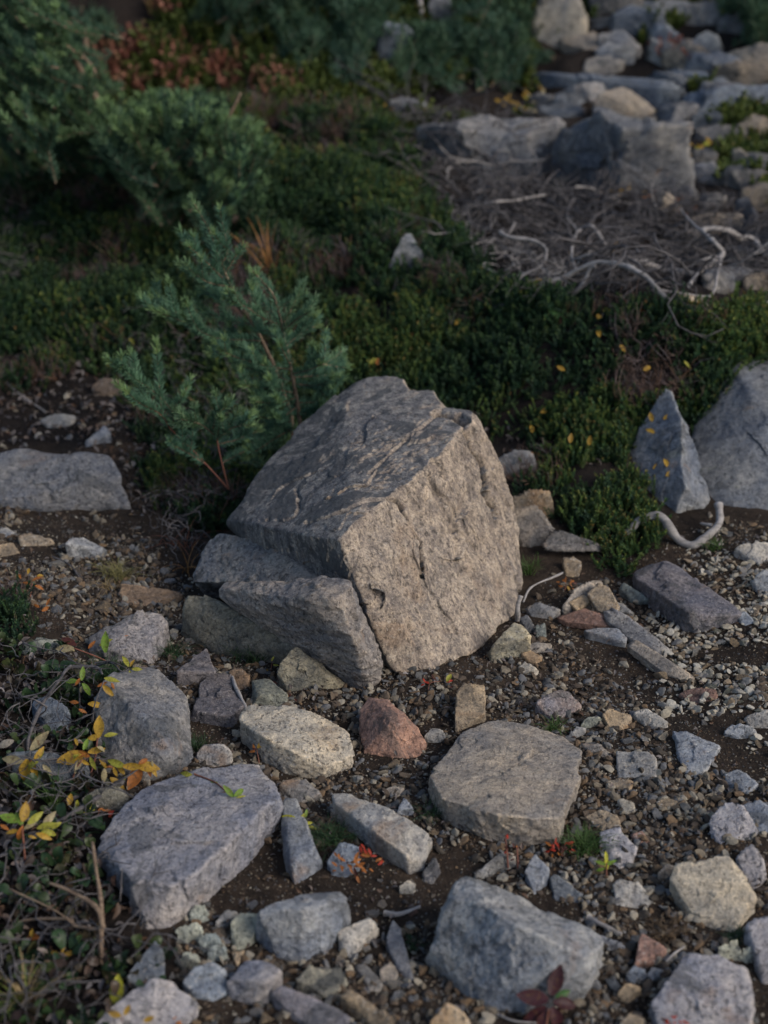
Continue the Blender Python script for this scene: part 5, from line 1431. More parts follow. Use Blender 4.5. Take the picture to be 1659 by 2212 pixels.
def branch_object(parent, P, r0, r1, dens, L, wd, sides_n, r, bark, ndl, side_len=.4, origin=None, bare=.0):
    """a branch: bark mesh, with its needles as a sub-part"""
    P = smooth_path(P, 10)
    V, F = tube_arrays(P, np.linspace(r0, r1, len(P)), 5, False)
    VV, FF, off = [V], [F], len(V)
    i0 = int(bare * len(P))
    NV, NF, NM = needles(P[i0:], dens, L, wd, r)
    NVs, NFs, NMs, no = [NV], [NF], [NM], len(NV)
    Ltot = np.linalg.norm(np.diff(P, axis=0), axis=1).sum()
    for k in range(sides_n):
        t = r.uniform(max(.2, bare), .92)
        i = min(int(t * 9), 8)
        b0 = P[i] + (P[i + 1] - P[i]) * (t * 9 - i)
        tg = P[min(i + 1, 9)] - P[i]; tg /= np.linalg.norm(tg) + 1e-9
        sd = np.cross(tg, r.normal(size=3)); sd /= np.linalg.norm(sd)
        sd[2] = abs(sd[2]) * .4 + .15 if r.random() < .75 else sd[2]
        d = tg * .75 + sd * r.uniform(.6, 1.0); d /= np.linalg.norm(d)
        l = Ltot * side_len * (1.15 - t) * r.uniform(.6, 1.2) + L
        Q = np.array([b0, b0 + d * l * .5 + [0, 0, .0], b0 + d * l + np.array([0, 0, l * .15])])
        Q = smooth_path(Q, 5)
        V, F = tube_arrays(Q, np.linspace(r1 * 1.1, r1 * .6, 5), 4, False)
        VV.append(V); FF.append(F + off); off += len(V)
        NV, NF, NM = needles(Q, dens * 1.1, L, wd, r)
        NVs.append(NV); NFs.append(NF + no); NMs.append(NM); no += len(NV)
    ob = link('branch', mesh_from('branch', np.vstack(VV) - origin, np.vstack(FF), [bark]), parent)
    link('needles', mesh_from('needles', np.vstack(NVs) - origin, np.vstack(NFs), [ndl, ndl if ndl is M_FARNEEDLE else M_NEEDLETIP], False, np.concatenate(NMs)), ob)
    return ob

rs = np.random.default_rng(55)
def SP3(pl, Y, dY=0):
    n = len(pl)
    return np.array([on_y(x, y, Y + dY * i / max(1, n - 1)) for i, (x, y) in enumerate(pl)])

YS = 3.52
org = np.array([on_y(560, 1010, YS)[0], YS, hz(on_y(560, 1010, YS)[0], YS)])
sap = link('fir_sapling', None, None, org, 'young blue-green fir sapling with two leaders behind the boulder', 'tree')
# stems
stemA = [(655, 960), (642, 870), (629, 798), (609, 704), (591, 639), (559, 600), (543, 584)]
stemB = [(640, 930), (600, 810), (566, 736), (534, 679), (494, 607), (476, 560), (451, 495), (413, 430)]
for nm, pl, Y, a, b_ in (('trunk', stemA, YS, .0055, .0022), ('trunk', stemB, YS + .08, .006, .0018)):
    P = smooth_path(SP3(pl, Y), 24)
    P[0, 2] = hz(P[0, 0], P[0, 1]) - .02
    V, F = tube_arrays(P, np.linspace(a, b_, 24), 6)
    tk = link(nm, mesh_from(nm, V - org, F, [M_BARK]), sap)
    k0 = 12
    NV, NF, NM = needles(P[k0:], 2600, .018, .0018, rs)
    link('needles', mesh_from('needles', NV - org, NF, [M_NEEDLE, M_NEEDLETIP], False, NM), tk)
SHOOTS = [  # path, depth offset, side shoots
    ([(609, 704), (559, 682), (534, 664), (487, 646)], 0, -.05, 6), ([(613, 697), (631, 664), (653, 618)], .02, .05, 2), ([(612, 715), (640, 690), (672, 672)], 0, -.06, 5),
    ([(620, 745), (650, 720), (690, 700)], .05, .1, 5), ([(631, 808), (665, 800), (697, 786)], 0, -.06, 3), ([(697, 786), (701, 760), (704, 733)], -.06, 0, 2), ([(697, 786), (720, 775), (740, 757)], -.06, 0, 2),
    ([(697, 786), (725, 792), (752, 795)], -.06, -.03, 2), ([(665, 798), (672, 778), (676, 757)], -.03, 0, 2), ([(636, 830), (703, 834), (738, 822)], 0, -.05, 7), ([(634, 815), (690, 812), (730, 812)], .05, .08, 5),
    ([(627, 798), (575, 790), (523, 776), (476, 757)], 0, -.08, 8), ([(540, 778), (537, 760), (536, 752)], -.05, 0, 1), ([(627, 823), (577, 808), (505, 794)], 0, .05, 7), ([(629, 790), (615, 765), (605, 742)], 0, -.05, 3),
    ([(633, 848), (580, 840), (523, 832)], 0, -.08, 8), ([(638, 860), (600, 870), (550, 868)], 0, -.1, 8), ([(640, 870), (680, 868), (712, 850)], .02, .02, 7), ([(640, 880), (600, 905), (560, 900)], 0, -.08, 8), ([(640, 890), (670, 895), (690, 885)], .0, .0, 5),
    ([(615, 725), (580, 715), (545, 712)], 0, .08, 5), ([(605, 690), (575, 660), (555, 640)], .03, .06, 4), ([(600, 665), (630, 650), (645, 640)], .04, .06, 2),
    ([(483, 564), (491, 535), (473, 450)], .08, .08, 4), ([(480, 600), (440, 560), (405, 530)], .08, .0, 5), ([(490, 585), (505, 560), (512, 548)], .08, .08, 2), ([(500, 620), (450, 610), (410, 583)], .08, -.02, 6),
    ([(510, 640), (545, 620), (560, 612)], .08, .1, 4), ([(520, 660), (470, 640), (430, 625)], .08, .16, 6), ([(566, 736), (458, 729), (400, 697), (325, 668)], .06, -.05, 11), ([(400, 697), (360, 665), (330, 636)], .0, .05, 5), ([(440, 715), (420, 690), (412, 676)], .0, .05, 4),
    ([(540, 700), (480, 690), (430, 665)], .1, .15, 7), ([(560, 730), (500, 740), (450, 745)], .1, .1, 7), ([(470, 550), (455, 535), (440, 500)], .1, .14, 3), ([(590, 780), (540, 745), (500, 725)], .1, .12, 6),
    # low shoots
    ([(494, 1057), (422, 978), (372, 931), (350, 898), (320, 880), (287, 868)], -.16, -.28, 7), ([(372, 931), (372, 888), (321, 837), (278, 808), (250, 789)], -.2, -.25, 8), ([(494, 1057), (473, 974), (465, 920), (455, 900)], -.16, -.2, 5),
    ([(465, 940), (430, 915), (390, 905)], -.18, -.25, 7), ([(468, 950), (500, 925), (540, 918)], -.18, -.2, 7), ([(470, 960), (510, 950), (560, 930)], -.15, -.12, 7), ([(372, 890), (390, 860), (405, 836)], -.22, -.2, 3), ([(440, 1000), (400, 975), (370, 960)], -.18, -.24, 5),
    ([(480, 1000), (530, 975), (590, 960)], -.1, -.02, 7), ([(560, 950), (590, 930), (620, 925)], -.05, 0, 6), ([(640, 920), (590, 950), (530, 990)], 0, -.1, 7), ([(460, 925), (470, 895), (490, 878)], -.2, -.22, 4)]
for pl, d0, d1, sn in SHOOTS:
    P = np.array([on_y(x, y, YS + d0 + (d1 - d0) * i / max(1, len(pl) - 1)) for i, (x, y) in enumerate(pl)])
    red = pl[0][1] > 940 and len(pl) > 3
    branch_object(sap, P, .0026, .0012, 2700, .0175, .0018, int(sn * .5 + .5), rs, M_REDSTEM if red else M_BARK, M_NEEDLE, .55, org, .45 if red else .0)

def dwarf_fir(label, region, tips, Yr, direction, Lr, nd, seed, base_px, trunk_lines, needle=.026, dens=900, wd=.0022, mat=None, sides=5):
    """krummholz: sprays of needle shoots whose tips fill the surveyed crown"""
    r = np.random.default_rng(seed)
    b0 = vert(*base_px)
    t = link('dwarf_fir', None, None, b0, label, 'tree')
    for pl, ra, rb in trunk_lines:
        P = smooth_path(np.array([on_y(x, y, Y) for x, y, Y in pl]), 16)
        V, F = tube_arrays(P, np.linspace(ra, rb, 16), 6)
        link('trunk', mesh_from('trunk', V - b0, F, [M_BARK]), t)
    a = np.array(region, float); lo, hi = a.min(0), a.max(0)
    k = 0
    while k < tips:
        x, y = r.uniform(lo[0], hi[0]), r.uniform(lo[1], hi[1])
        if not in_poly(np.array([x]), np.array([y]), region)[0]: continue
        k += 1
        Y = r.uniform(*Yr) if Yr else at(x, min(y + r.uniform(15, 75), base_px[1]))[1] + r.uniform(-.1, .1)
        tip = on_y(x, y, Y)
        d = np.array(direction(x, y), float) + r.normal(0, .3, 3); d /= np.linalg.norm(d)
        L = r.uniform(*Lr)
        root = tip - d * L
        root[2] = max(root[2], hz(root[0], root[1]) + .01)
        mid = (tip + root) / 2 + r.normal(0, .015, 3) - [0, 0, .02]
        branch_object(t, np.array([root, mid, tip]), .004, .0015, dens, needle, wd, sides, r, M_BARK, mat or M_NEEDLE2, .5, b0)
    return t

big = [(-120, -60), (100, -30), (128, 60), (150, 150), (205, 235), (320, 205), (350, 190), (440, 215), (490, 215), (505, 255), (580, 290), (600, 320), (560, 345), (500, 380), (470, 400), (380, 390), (230, 340), (150, 310), (60, 270), (-60, 220), (-120, 150)]
dwarf_fir('wind-swept dark green dwarf fir bush at upper left', big, 190, (4.7, 5.6), lambda x, y: (-.75 if x < 230 else (.1 + (x - 330) / 500), -.1, .75), (.16, .32), 0, 12, (330, 440, 0),
          [([(340, 470, 5.2), (270, 330, 5.15), (190, 180, 5.1), (140, 90, 5.1), (100, 10, 5.1)], .016, .006), ([(380, 470, 5.1), (440, 340, 5.0), (500, 240, 4.95), (520, 200, 4.95)], .012, .004), ([(330, 470, 5.3), (280, 380, 5.2), (120, 210, 5.2)], .012, .004), ([(185, 170, 5.0), (205, 155, 5.0), (170, 110, 5.0)], .006, .004)], .024, 1300, .0034)
far1 = [(450, -40), (840, -40), (840, 50), (800, 105), (720, 115), (660, 70), (560, 55), (490, 25)]
dwarf_fir('blurred dark fir thicket at the top edge left of the blue rock', far1, 80, None, lambda x, y: (.1, -.1, .8), (.2, .4), 0, 13, (700, 160, 0), [([(690, 160, 7.6), (680, 60, 7.6), (670, -60, 7.6)], .02, .01)], .04, 420, .005, M_FARNEEDLE, 5)
far2 = [(885, 75), (960, 62), (1050, 75), (1120, 80), (1140, 120), (1100, 145), (960, 150), (900, 130)]
dwarf_fir('low dark juniper-like fir beside the tall pale rock', far2, 60, None, lambda x, y: (.2, -.1, .6), (.14, .28), 0, 14, (1000, 150, 0), [([(1000, 150, 6.7), (1010, 110, 6.7)], .015, .008)], .036, 420, .0045, M_FARNEEDLE, 5)
far3 = [(1060, -40), (1150, -40), (1150, 60), (1120, 85), (1075, 70), (1050, 20)]
dwarf_fir('small pale green fir left of the tall pale rock', far3, 22, None, lambda x, y: (0, -.1, .8), (.2, .35), 0, 15, (1100, 90, 0), [([(1100, 95, 7.5), (1100, 0, 7.5)], .015, .008)], .04, 420, .005, M_FARNEEDLE, 5)
far4 = [(1560, -40), (1750, -40), (1750, 90), (1600, 80), (1560, 40)]
dwarf_fir('dark fir at the upper right corner', far4, 24, None, lambda x, y: (0, -.1, .8), (.2, .35), 0, 16, (1640, 95, 0), [([(1640, 100, 8.0), (1640, 0, 8.0)], .015, .008)], .04, 420, .005, M_FARNEEDLE, 5)
far5 = [(150, 40), (225, 30), (230, 80), (180, 95), (140, 80)]
dwarf_fir('small blue-green fir tuft behind the dwarf fir bush', far5, 12, None, lambda x, y: (0, -.1, .8), (.15, .25), 0, 17, (185, 110, 0), [([(185, 110, 6.4), (185, 60, 6.4)], .012, .008)], .036, 420, .0045, M_FARNEEDLE, 4)
# ------------------------------------------------------------------ leaves, seedlings, grass
LEAFC = dict(y=(.40, .25, .035), o=(.38, .14, .035), g=(.16, .26, .04), yg=(.32, .32, .05), p=(.40, .34, .20), r=(.42, .045, .025), b=(.10, .035, .03), dg=(.05, .13, .04), v=(.055, .018, .025), w=(.42, .37, .30), lime=(.40, .40, .035))
def leaf_mesh(L, wd, curl, fold, seed):
    r = np.random.default_rng(seed)
    n = 9
    t = np.linspace(0, 1, n)
    w = wd * np.sin(math.pi * np.clip(t, .03, .985) ** .85) ** .8
    V, F = [], []
    ang = curl * t
    x = np.r_[0, np.cumsum(np.cos(ang[:-1]) * L / (n - 1))]
    z = np.r_[0, np.cumsum(-np.sin(ang[:-1]) * L / (n - 1))]
    for i in range(n):
        wob = r.normal(0, .05) * wd
        V += [(x[i], -w[i], z[i] + fold * w[i] + wob), (x[i], -w[i] * .5, z[i] + fold * w[i] * .35), (x[i], 0, z[i]), (x[i], w[i] * .5, z[i] + fold * w[i] * .35), (x[i], w[i], z[i] + fold * w[i] - wob)]
    for i in range(n - 1):
        for j in range(4):
            a = i * 5 + j
            F.append((a, a + 1, a + 6, a + 5))
    return mesh_from('leaf', V, F, [M_LEAF])
LEAFM = [leaf_mesh(1, .185, c, f, i) for i, (c, f) in enumerate([(.4, .3), (.9, .45), (.2, .2), (1.3, .5), (-.3, .35), (.6, -.25)])]
LEAFW = [leaf_mesh(1, .25, c, f, 20 + i) for i, (c, f) in enumerate([(.3, .25), (.7, .4), (-.2, .3)])]

def place_leaf(P, size_m, ang, col, parent=None, pitch=.5, wide=False, label=None, group=None, name='leaf'):
    """ang: heading in the picture plane, 0 right, 90 up/away"""
    o = link(name, random.choice(LEAFW if wide else LEAFM), parent, None, label, 'leaf' if label else None, group)
    a = math.radians(ang)
    # heading: mix of across (x), up (z) and away (y) so the blade shows its face to the light
    d = Vector((math.cos(a), .55 * math.sin(a) + .1, .75 * math.sin(a))).normalized()
    zax = Vector((random.uniform(-.2, .35), -.75, .75))
    zax = (zax - d * zax.dot(d)).normalized()
    yax = zax.cross(d)
    M = Matrix((d, yax, zax)).transposed().to_4x4()
    M = M @ Matrix.Rotation(random.uniform(-.4, .4), 4, 'X')
    M.translation = Vector(P) - (Vector(parent.location) if parent else Vector((0, 0, 0)))
    o.matrix_basis = M @ Matrix.Scale(size_m, 4)
    c = LEAFC[col]; t = random.uniform(.85, 1.15)
    o.color = (c[0] * t, c[1] * t, c[2] * t, 1)
    return o

def px2m(P):
    return np.linalg.norm(np.asarray(P) - [0, 0, CAM_Z]) / FPX

def seedling(name, label, stems, leaves, cat='plant', mat=None, group=None):
    """stems: [(points, r px)], leaves: [(px,py,hp,len px,heading,colour[,wide])]"""
    base = vert(*stems[0][0][0])
    e = link(name, None, None, base, label, cat, group)
    for pl, rp in stems:
        P = smooth_path(np.array([vert(*p) for p in pl]), max(6, 4 * len(pl)))
        r = rp * px2m(base)
        V, F = tube_arrays(P, np.linspace(r, r * .6, len(P)), 5)
        link('stem', mesh_from('stem', V - base, F, [mat or M_REDSTEM]), e)
    for lf in leaves:
        P = vert(lf[0], lf[1], lf[2])
        if len(lf) > 6 and lf[5] in 'rob' and lf[3] < 32:
            for q in range(3):
                Q = P + np.array([random.gauss(0, 5), random.gauss(0, 4), random.gauss(0, 4)]) * px2m(P)
                place_leaf(Q, lf[3] * random.uniform(.45, .8) * px2m(P), lf[4] + random.uniform(-60, 60), random.choice([lf[5]] * 4 + ['o', 'b']), e)
            continue
        place_leaf(P, lf[3] * .9 * px2m(P), lf[4], lf[5], e, wide=len(lf) > 6)
        if lf[3] >= 30 and name == 'willow_sprig' and random.random() < .8:
            Q = P + np.array([random.gauss(0, 16), random.gauss(0, 10), random.gauss(0, 10)]) * px2m(P)
            place_leaf(Q, lf[3] * random.uniform(.4, .75) * px2m(P), lf[4] + random.uniform(-70, 70), random.choice(['y', 'yg', 'o', 'p', lf[5]]), e)
    return e

seedling('willow_sprig', 'willow sprig with a green upright leaf at the left edge of the stones', [([(235, 1430, 10), (200, 1415, 30), (160, 1400, 40)], 2)],
         [(228, 1410, 30, 55, 95, 'g'), (160, 1400, 40, 48, 185, 'p'), (215, 1395, 30, 35, 30, 'yg'), (250, 1385, 30, 40, 25, 'y'), (165, 1395, 40, 45, 150, 'b'), (270, 1375, 26, 40, 160, 'yg')])
seedling('willow_sprig', 'willow sprig with green leaves above the big ridged rock', [([(200, 1440, 30), (240, 1432, 70), (262, 1450, 80), (280, 1445, 70)], 2)],
         [(278, 1440, 70, 32, 120, 'yg'), (282, 1440, 70, 22, 70, 'y'), (285, 1445, 70, 25, -5, 'yg'), (280, 1448, 70, 20, -80, 'yg')], mat=M_TWIG)
seedling('willow_sprig', 'willow sprig of three green leaves left of the ridged rock', [([(172, 1560, 5), (172, 1500, 50), (172, 1475, 75)], 2.5)],
         [(170, 1472, 75, 40, 172, 'g'), (176, 1470, 75, 36, 85, 'g'), (178, 1476, 75, 38, -55, 'g')], mat=M_TWIG)
seedling('willow_sprig', 'willow sprig with yellow leaves on the ridged rock', [([(200, 1560, 30), (205, 1520, 70), (225, 1470, 110)], 2)],
         [(225, 1465, 110, 38, -15, 'yg'), (222, 1480, 100, 38, -50, 'y'), (190, 1520, 60, 40, -10, 'y'), (170, 1518, 60, 26, 170, 'o'), (235, 1488, 95, 22, -80, 'p')], mat=M_TWIG)
seedling('willow_sprig', 'willow sprig with two large yellow leaves before the ridged rock', [([(190, 1690, 5), (205, 1640, 40), (210, 1600, 70), (212, 1595, 75)], 2.5)],
         [(215, 1592, 75, 52, 95, 'y', 1), (215, 1592, 75, 30, 190, 'y', 1), (225, 1590, 75, 32, 10, 'yg')])
seedling('willow_sprig', 'willow sprig with a cluster of yellow-orange leaves at left centre', [([(150, 1700, 5), (165, 1660, 40), (178, 1640, 60)], 2.5)],
         [(185, 1630, 60, 70, 200, 'y', 1), (185, 1630, 60, 45, 185, 'o'), (190, 1625, 62, 42, 10, 'y'), (180, 1620, 62, 32, 70, 'g'), (175, 1640, 55, 36, -110, 'p'), (215, 1640, 40, 30, -50, 'y'), (195, 1635, 60, 34, -70, 'yg')])
seedling('willow_sprig', 'willow sprig with drooping yellow leaves above the lilac slab', [([(230, 1700, 10), (270, 1680, 40), (300, 1660, 50)], 3)],
         [(270, 1655, 52, 48, 165, 'yg'), (265, 1655, 52, 48, -5, 'y'), (295, 1655, 52, 55, -8, 'y', 1), (305, 1655, 52, 62, -115, 'o', 1), (325, 1655, 50, 30, -60, 'y'), (238, 1680, 30, 45, -40, 'y'), (258, 1700, 20, 30, -70, 'yg')], mat=M_TWIG)
seedling('willow_sprig', 'willow sprig with pale curling leaves at the left edge', [([(60, 1690, 10), (64, 1640, 50), (66, 1600, 70)], 2.5), ([(64, 1650, 50), (110, 1640, 50), (165, 1635, 40)], 2)],
         [(66, 1620, 62, 60, 45, 'p'), (60, 1640, 55, 62, -100, 'y', 1), (70, 1645, 50, 44, -80, 'y'), (50, 1645, 55, 55, 175, 'p'), (85, 1640, 50, 24, 70, 'yg'), (30, 1600, 50, 50, 200, 'w')], mat=M_TWIG)
seedling('willow_sprig', 'willow sprig with green and yellow leaves on the left edge by the slab', [([(55, 1870, 5), (50, 1810, 60), (48, 1780, 80)], 3)],
         [(45, 1775, 82, 52, 170, 'g', 1), (48, 1775, 82, 48, 80, 'y', 1), (60, 1780, 80, 45, 40, 'yg'), (50, 1785, 78, 40, -110, 'o'), (80, 1790, 70, 50, 15, 'yg'), (92, 1785, 72, 46, 50, 'p'), (78, 1800, 60, 40, -20, 'y'), (40, 1795, 70, 32, 190, 'y')])
seedling('seedling', 'green seedling with pointed leaves on the lilac slab', [([(420, 1672, 40), (465, 1690, 46), (490, 1712, 52), (505, 1725, 56)], 2)],
         [(505, 1722, 56, 38, 135, 'g'), (505, 1720, 58, 36, 35, 'g'), (506, 1728, 56, 42, 5, 'yg'), (505, 1730, 56, 42, -85, 'g'), (490, 1712, 52, 44, 215, 'b'), (470, 1690, 46, 34, 190, 'g'), (415, 1673, 42, 34, 180, 'yg'), (490, 1718, 50, 36, -115, 'b'), (408, 1680, 40, 20, -90, 'w')])
seedling('seedling', 'orange leafy sprig on the left dirt above the heath patch', [([(65, 1290, 4), (70, 1260, 25)], 2)],
         [(70, 1255, 26, 26, 30, 'o'), (65, 1262, 24, 22, 160, 'o'), (75, 1265, 20, 24, -20, 'o'), (45, 1250, 20, 20, 120, 'o'), (60, 1240, 30, 20, 80, 'y'), (80, 1245, 25, 18, 20, 'y'), (90, 1320, 6, 24, 30, 'o'), (100, 1308, 12, 20, 60, 'o'), (85, 1312, 8, 18, 150, 'o')])
seedling('seedling', 'orange and red seedling before the pale triangular rock', [([(770, 1900, 2), (765, 1870, 24)], 2)],
         [(765, 1868, 26, 30, 150, 'o', 1), (768, 1865, 28, 30, 30, 'o', 1), (770, 1872, 22, 28, -20, 'o', 1), (745, 1870, 22, 22, 200, 'o', 1), (800, 1850, 26, 28, 60, 'r', 1), (795, 1845, 28, 26, 130, 'r', 1), (815, 1862, 20, 24, -10, 'r', 1), (785, 1840, 30, 24, 100, 'r', 1), (735, 1878, 16, 22, 170, 'o', 1), (760, 1880, 16, 24, -90, 'o', 1), (790, 1872, 18, 22, -30, 'o', 1), (735, 1855, 24, 20, 120, 'o', 1)])
seedling('seedling', 'scarlet seedling at the corner of the broad flat rock', [([(1215, 1850, 2), (1205, 1832, 16)], 2)],
         [(1200, 1830, 20, 22, 140, 'r', 1), (1205, 1828, 20, 24, 60, 'r', 1), (1195, 1838, 14, 22, 190, 'r', 1), (1210, 1838, 14, 22, -30, 'r', 1), (1228, 1825, 18, 22, 70, 'r', 1), (1232, 1830, 14, 20, 0, 'r', 1), (1225, 1832, 14, 18, 150, 'o', 1), (1200, 1845, 8, 20, -90, 'o', 1)])
seedling('seedling', 'thin dark red stems below the broad flat rock', [([(1098, 1880, 2), (1095, 1840, 30), (1092, 1812, 50)], 2.5), ([(1118, 1880, 2), (1118, 1850, 24), (1117, 1830, 36)], 2.5)],
         [(1092, 1815, 50, 16, 60, 'r', 1), (1094, 1830, 40, 16, 150, 'b', 1), (1117, 1832, 36, 16, 80, 'b', 1), (1096, 1850, 24, 16, 10, 'r', 1), (1118, 1858, 18, 16, 150, 'b', 1)])
seedling('seedling', 'bright green fern-like seedling right of the scarlet one', [([(1310, 1895, 2), (1310, 1865, 26)], 2)],
         [(1310, 1880, 14, 34, 88, 'lime'), (1308, 1868, 22, 26, 160, 'g'), (1312, 1868, 22, 26, 25, 'g'), (1310, 1862, 26, 26, 90, 'lime'), (1306, 1876, 16, 22, 200, 'g')])
seedling('seedling', 'yellow-green leafy seedling on the mossy tuft', [([(660, 1800, 4), (652, 1780, 22), (645, 1768, 30)], 2)],
         [(640, 1768, 30, 36, 175, 'lime'), (650, 1772, 28, 26, 60, 'yg'), (655, 1780, 24, 24, 10, 'lime'), (645, 1780, 24, 22, 230, 'lime'), (665, 1785, 18, 24, -20, 'yg'), (660, 1765, 30, 20, 80, 'g')])
seedling('seedling', 'small orange seedling before the long cream rock', [([(560, 1650, 2), (555, 1620, 24)], 1.5)],
         [(552, 1618, 26, 26, 150, 'o', 1), (556, 1616, 26, 22, 50, 'y', 1), (600, 1625, 22, 22, 80, 'yg'), (605, 1640, 12, 24, -60, 'y'), (610, 1615, 24, 16, 40, 'o')])
seedling('seedling', 'tiny red seedling at the boulder foot', [([(995, 1412, 2), (990, 1400, 10)], 1.2)], [(990, 1400, 10, 20, 20, 'r', 1), (985, 1402, 8, 14, 160, 'r', 1)])
seedling('seedling', 'small red-leaved seedling before the boulder', [([(925, 1490, 2), (930, 1475, 14), (950, 1472, 14)], 1.2)], [(925, 1474, 14, 22, 150, 'r', 1), (965, 1472, 14, 24, 60, 'yg', 1), (970, 1476, 10, 20, 0, 'r', 1), (940, 1470, 14, 14, 90, 'b', 1)])
seedling('seedling', 'orange sprig in the hollow below the dark ledge', [([(1220, 1275, 2), (1222, 1262, 12)], 1.2)], [(1220, 1258, 14, 18, 150, 'o', 1), (1228, 1256, 14, 18, 30, 'o', 1), (1235, 1262, 10, 16, 0, 'o', 1), (1212, 1264, 10, 14, 190, 'o', 1), (1225, 1266, 8, 14, -60, 'y', 1)])
seedling('seedling', 'small red-brown sprig before the greenish triangular rock', [([(605, 1480, 2), (612, 1465, 14)], 1.2)], [(612, 1470, 14, 20, 20, 'b', 1), (600, 1478, 8, 18, 150, 'b', 1), (625, 1505, 4, 18, 60, 'o', 1), (628, 1512, 2, 16, -20, 'o', 1)])
seedling('seedling', 'sparse yellow sprig before the olive rock', [([(585, 1450, 2), (588, 1428, 20)], 1.2)], [(586, 1428, 20, 14, 60, 'yg'), (590, 1436, 14, 14, -10, 'yg'), (582, 1446, 6, 12, 200, 'y')])
seedling('seedling', 'dark burgundy rosette before the big blue rock', [([(1180, 2215, 2), (1185, 2180, 30)], 3)],
         [(1185, 2160, 40, 75, 175, 'v', 1), (1190, 2150, 46, 72, 70, 'v', 1), (1195, 2165, 36, 60, -10, 'v', 1), (1180, 2175, 30, 66, 220, 'v', 1), (1192, 2175, 30, 62, -70, 'v', 1), (1200, 2155, 40, 40, 20, 'dg', 1), (1178, 2185, 24, 50, -110, 'v', 1)])
seedling('seedling', 'tiny scarlet seedling on the pale pointed slab', [([(1450, 2225, 4), (1450, 2205, 24)], 1.2)], [(1445, 2205, 26, 20, 150, 'r', 1), (1452, 2204, 26, 18, 40, 'r', 1), (1475, 2203, 26, 16, 10, 'r', 1)])
seedling('seedling', 'broad green-leaved sprout on the heath crest', [([(1212, 700, 2), (1210, 685, 16)], 2)], [(1210, 685, 18, 40, 140, 'dg', 1), (1212, 683, 18, 40, 40, 'dg', 1), (1214, 688, 14, 40, 5, 'dg', 1), (1206, 688, 14, 36, 170, 'dg', 1)])
seedling('seedling', 'small yellow sprig among the lower left litter', [([(130, 2075, 2), (130, 2062, 12)], 1.5)], [(128, 2062, 12, 24, 170, 'y', 1), (134, 2058, 14, 22, 80, 'y'), (138, 2062, 12, 24, 10, 'y', 1)])
seedling('seedling', 'orange trumpet leaf sprig at lower left', [([(85, 2035, 2), (80, 2026, 10)], 1.5)], [(85, 2026, 12, 34, 175, 'o', 1), (70, 2026, 12, 22, 100, 'y', 1)])
seedling('seedling', 'upright yellow-green oval leaf by the bottom left rocks', [([(250, 2185, 2), (250, 2168, 14)], 1.5)], [(251, 2170, 14, 66, 90, 'lime', 1)])
seedling('seedling', 'yellow leaves resting on the bottom left pale rock', [([(262, 2205, 26), (266, 2195, 34)], 1.5)], [(262, 2195, 38, 30, 170, 'y', 1), (268, 2193, 38, 26, 60, 'y', 1), (310, 2206, 30, 26, 20, 'y', 1), (375, 2205, 20, 20, 0, 'o', 1)])
seedling('seedling', 'red and green ground leaves left of the lilac slab', [([(210, 1765, 4), (215, 1752, 14)], 1.2)], [(205, 1750, 14, 24, 140, 'yg', 1), (225, 1752, 14, 22, 20, 'o', 1), (190, 1758, 10, 24, 190, 'yg', 1), (232, 1760, 10, 20, -10, 'r', 1), (148, 1740, 16, 30, 80, 'y', 1), (166, 1746, 12, 20, 90, 'lime', 1)])

# yellow leaves showing on the heath: alike, one group
HL = 'single yellow leaf caught in the dark green heath'
for x, y in [(632, 597), (775, 645), (800, 718), (703, 718), (638, 765), (752, 770), (817, 789), (798, 785), (1295, 728), (1478, 780), (1380, 884), (1168, 892), (165, 640), (280, 730), (262, 720), (110, 773), (93, 628), (1340, 745), (1150, 935), (230, 555), (925, 465), (560, 800), (860, 640), (980, 700), (1090, 780), (1220, 800), (1390, 800), (700, 560), (660, 480), (820, 380), (760, 330), (690, 330), (880, 560)]:
    P = vert(x, y + 22, 0) + np.array([0, -.03, .05])
    P = on_y(x, y, at(x, y + 12)[1] - .022)
    place_leaf(P, random.uniform(15, 23) * px2m(P), random.choice([80, 95, 30, 150, -60]), random.choice(['y', 'y', 'y', 'yg', 'o']), None, wide=True, label=HL, group='yellow leaves in the heath', name='fallen_leaf')
from mathutils.bvhtree import BVHTree
BVH_P = BVHTree.FromPolygons([v.co + pointed.location for v in pointed.data.vertices], [list(p.vertices) for p in pointed.data.polygons])
for x, y, lab in [(1409, 911, 'upper left of three yellow leaves by the pointed rock peak'), (1433, 906, 'rightmost of three yellow leaves by the pointed rock peak'), (1414, 935, 'lowest of three yellow leaves by the pointed rock peak'),
                  (1410, 1012, 'left yellow leaf lying on the pointed rock'), (1441, 1008, 'upper right yellow leaf lying on the pointed rock'), (1438, 1028, 'lower right yellow leaf lying on the pointed rock'),
                  (1231, 957, 'left yellow leaf hanging over the lower heath clump'), (1273, 962, 'right yellow leaf hanging over the lower heath clump')]:
    d = Vector(ray(x, y)).normalized()
    hit = BVH_P.ray_cast(Vector((0, 0, CAM_Z)), d)
    P = np.array(hit[0] - d * .006) if hit[0] is not None else on_y(x, y, at(x, y + 25)[1] - .02)
    place_leaf(P, 22 * px2m(P), random.choice([80, 100, 30, 150]), 'y', None, wide=True, label=lab, name='fallen_leaf')
seedling('seedling', 'orange sprig beside the orange-crusted pale rock', [([(1160, 1005, 4), (1160, 992, 16)], 1.5)], [(1155, 988, 18, 16, 150, 'o', 1), (1163, 986, 18, 16, 40, 'o', 1), (1165, 994, 12, 16, -20, 'o', 1), (1170, 985, 16, 14, 70, 'o', 1)])

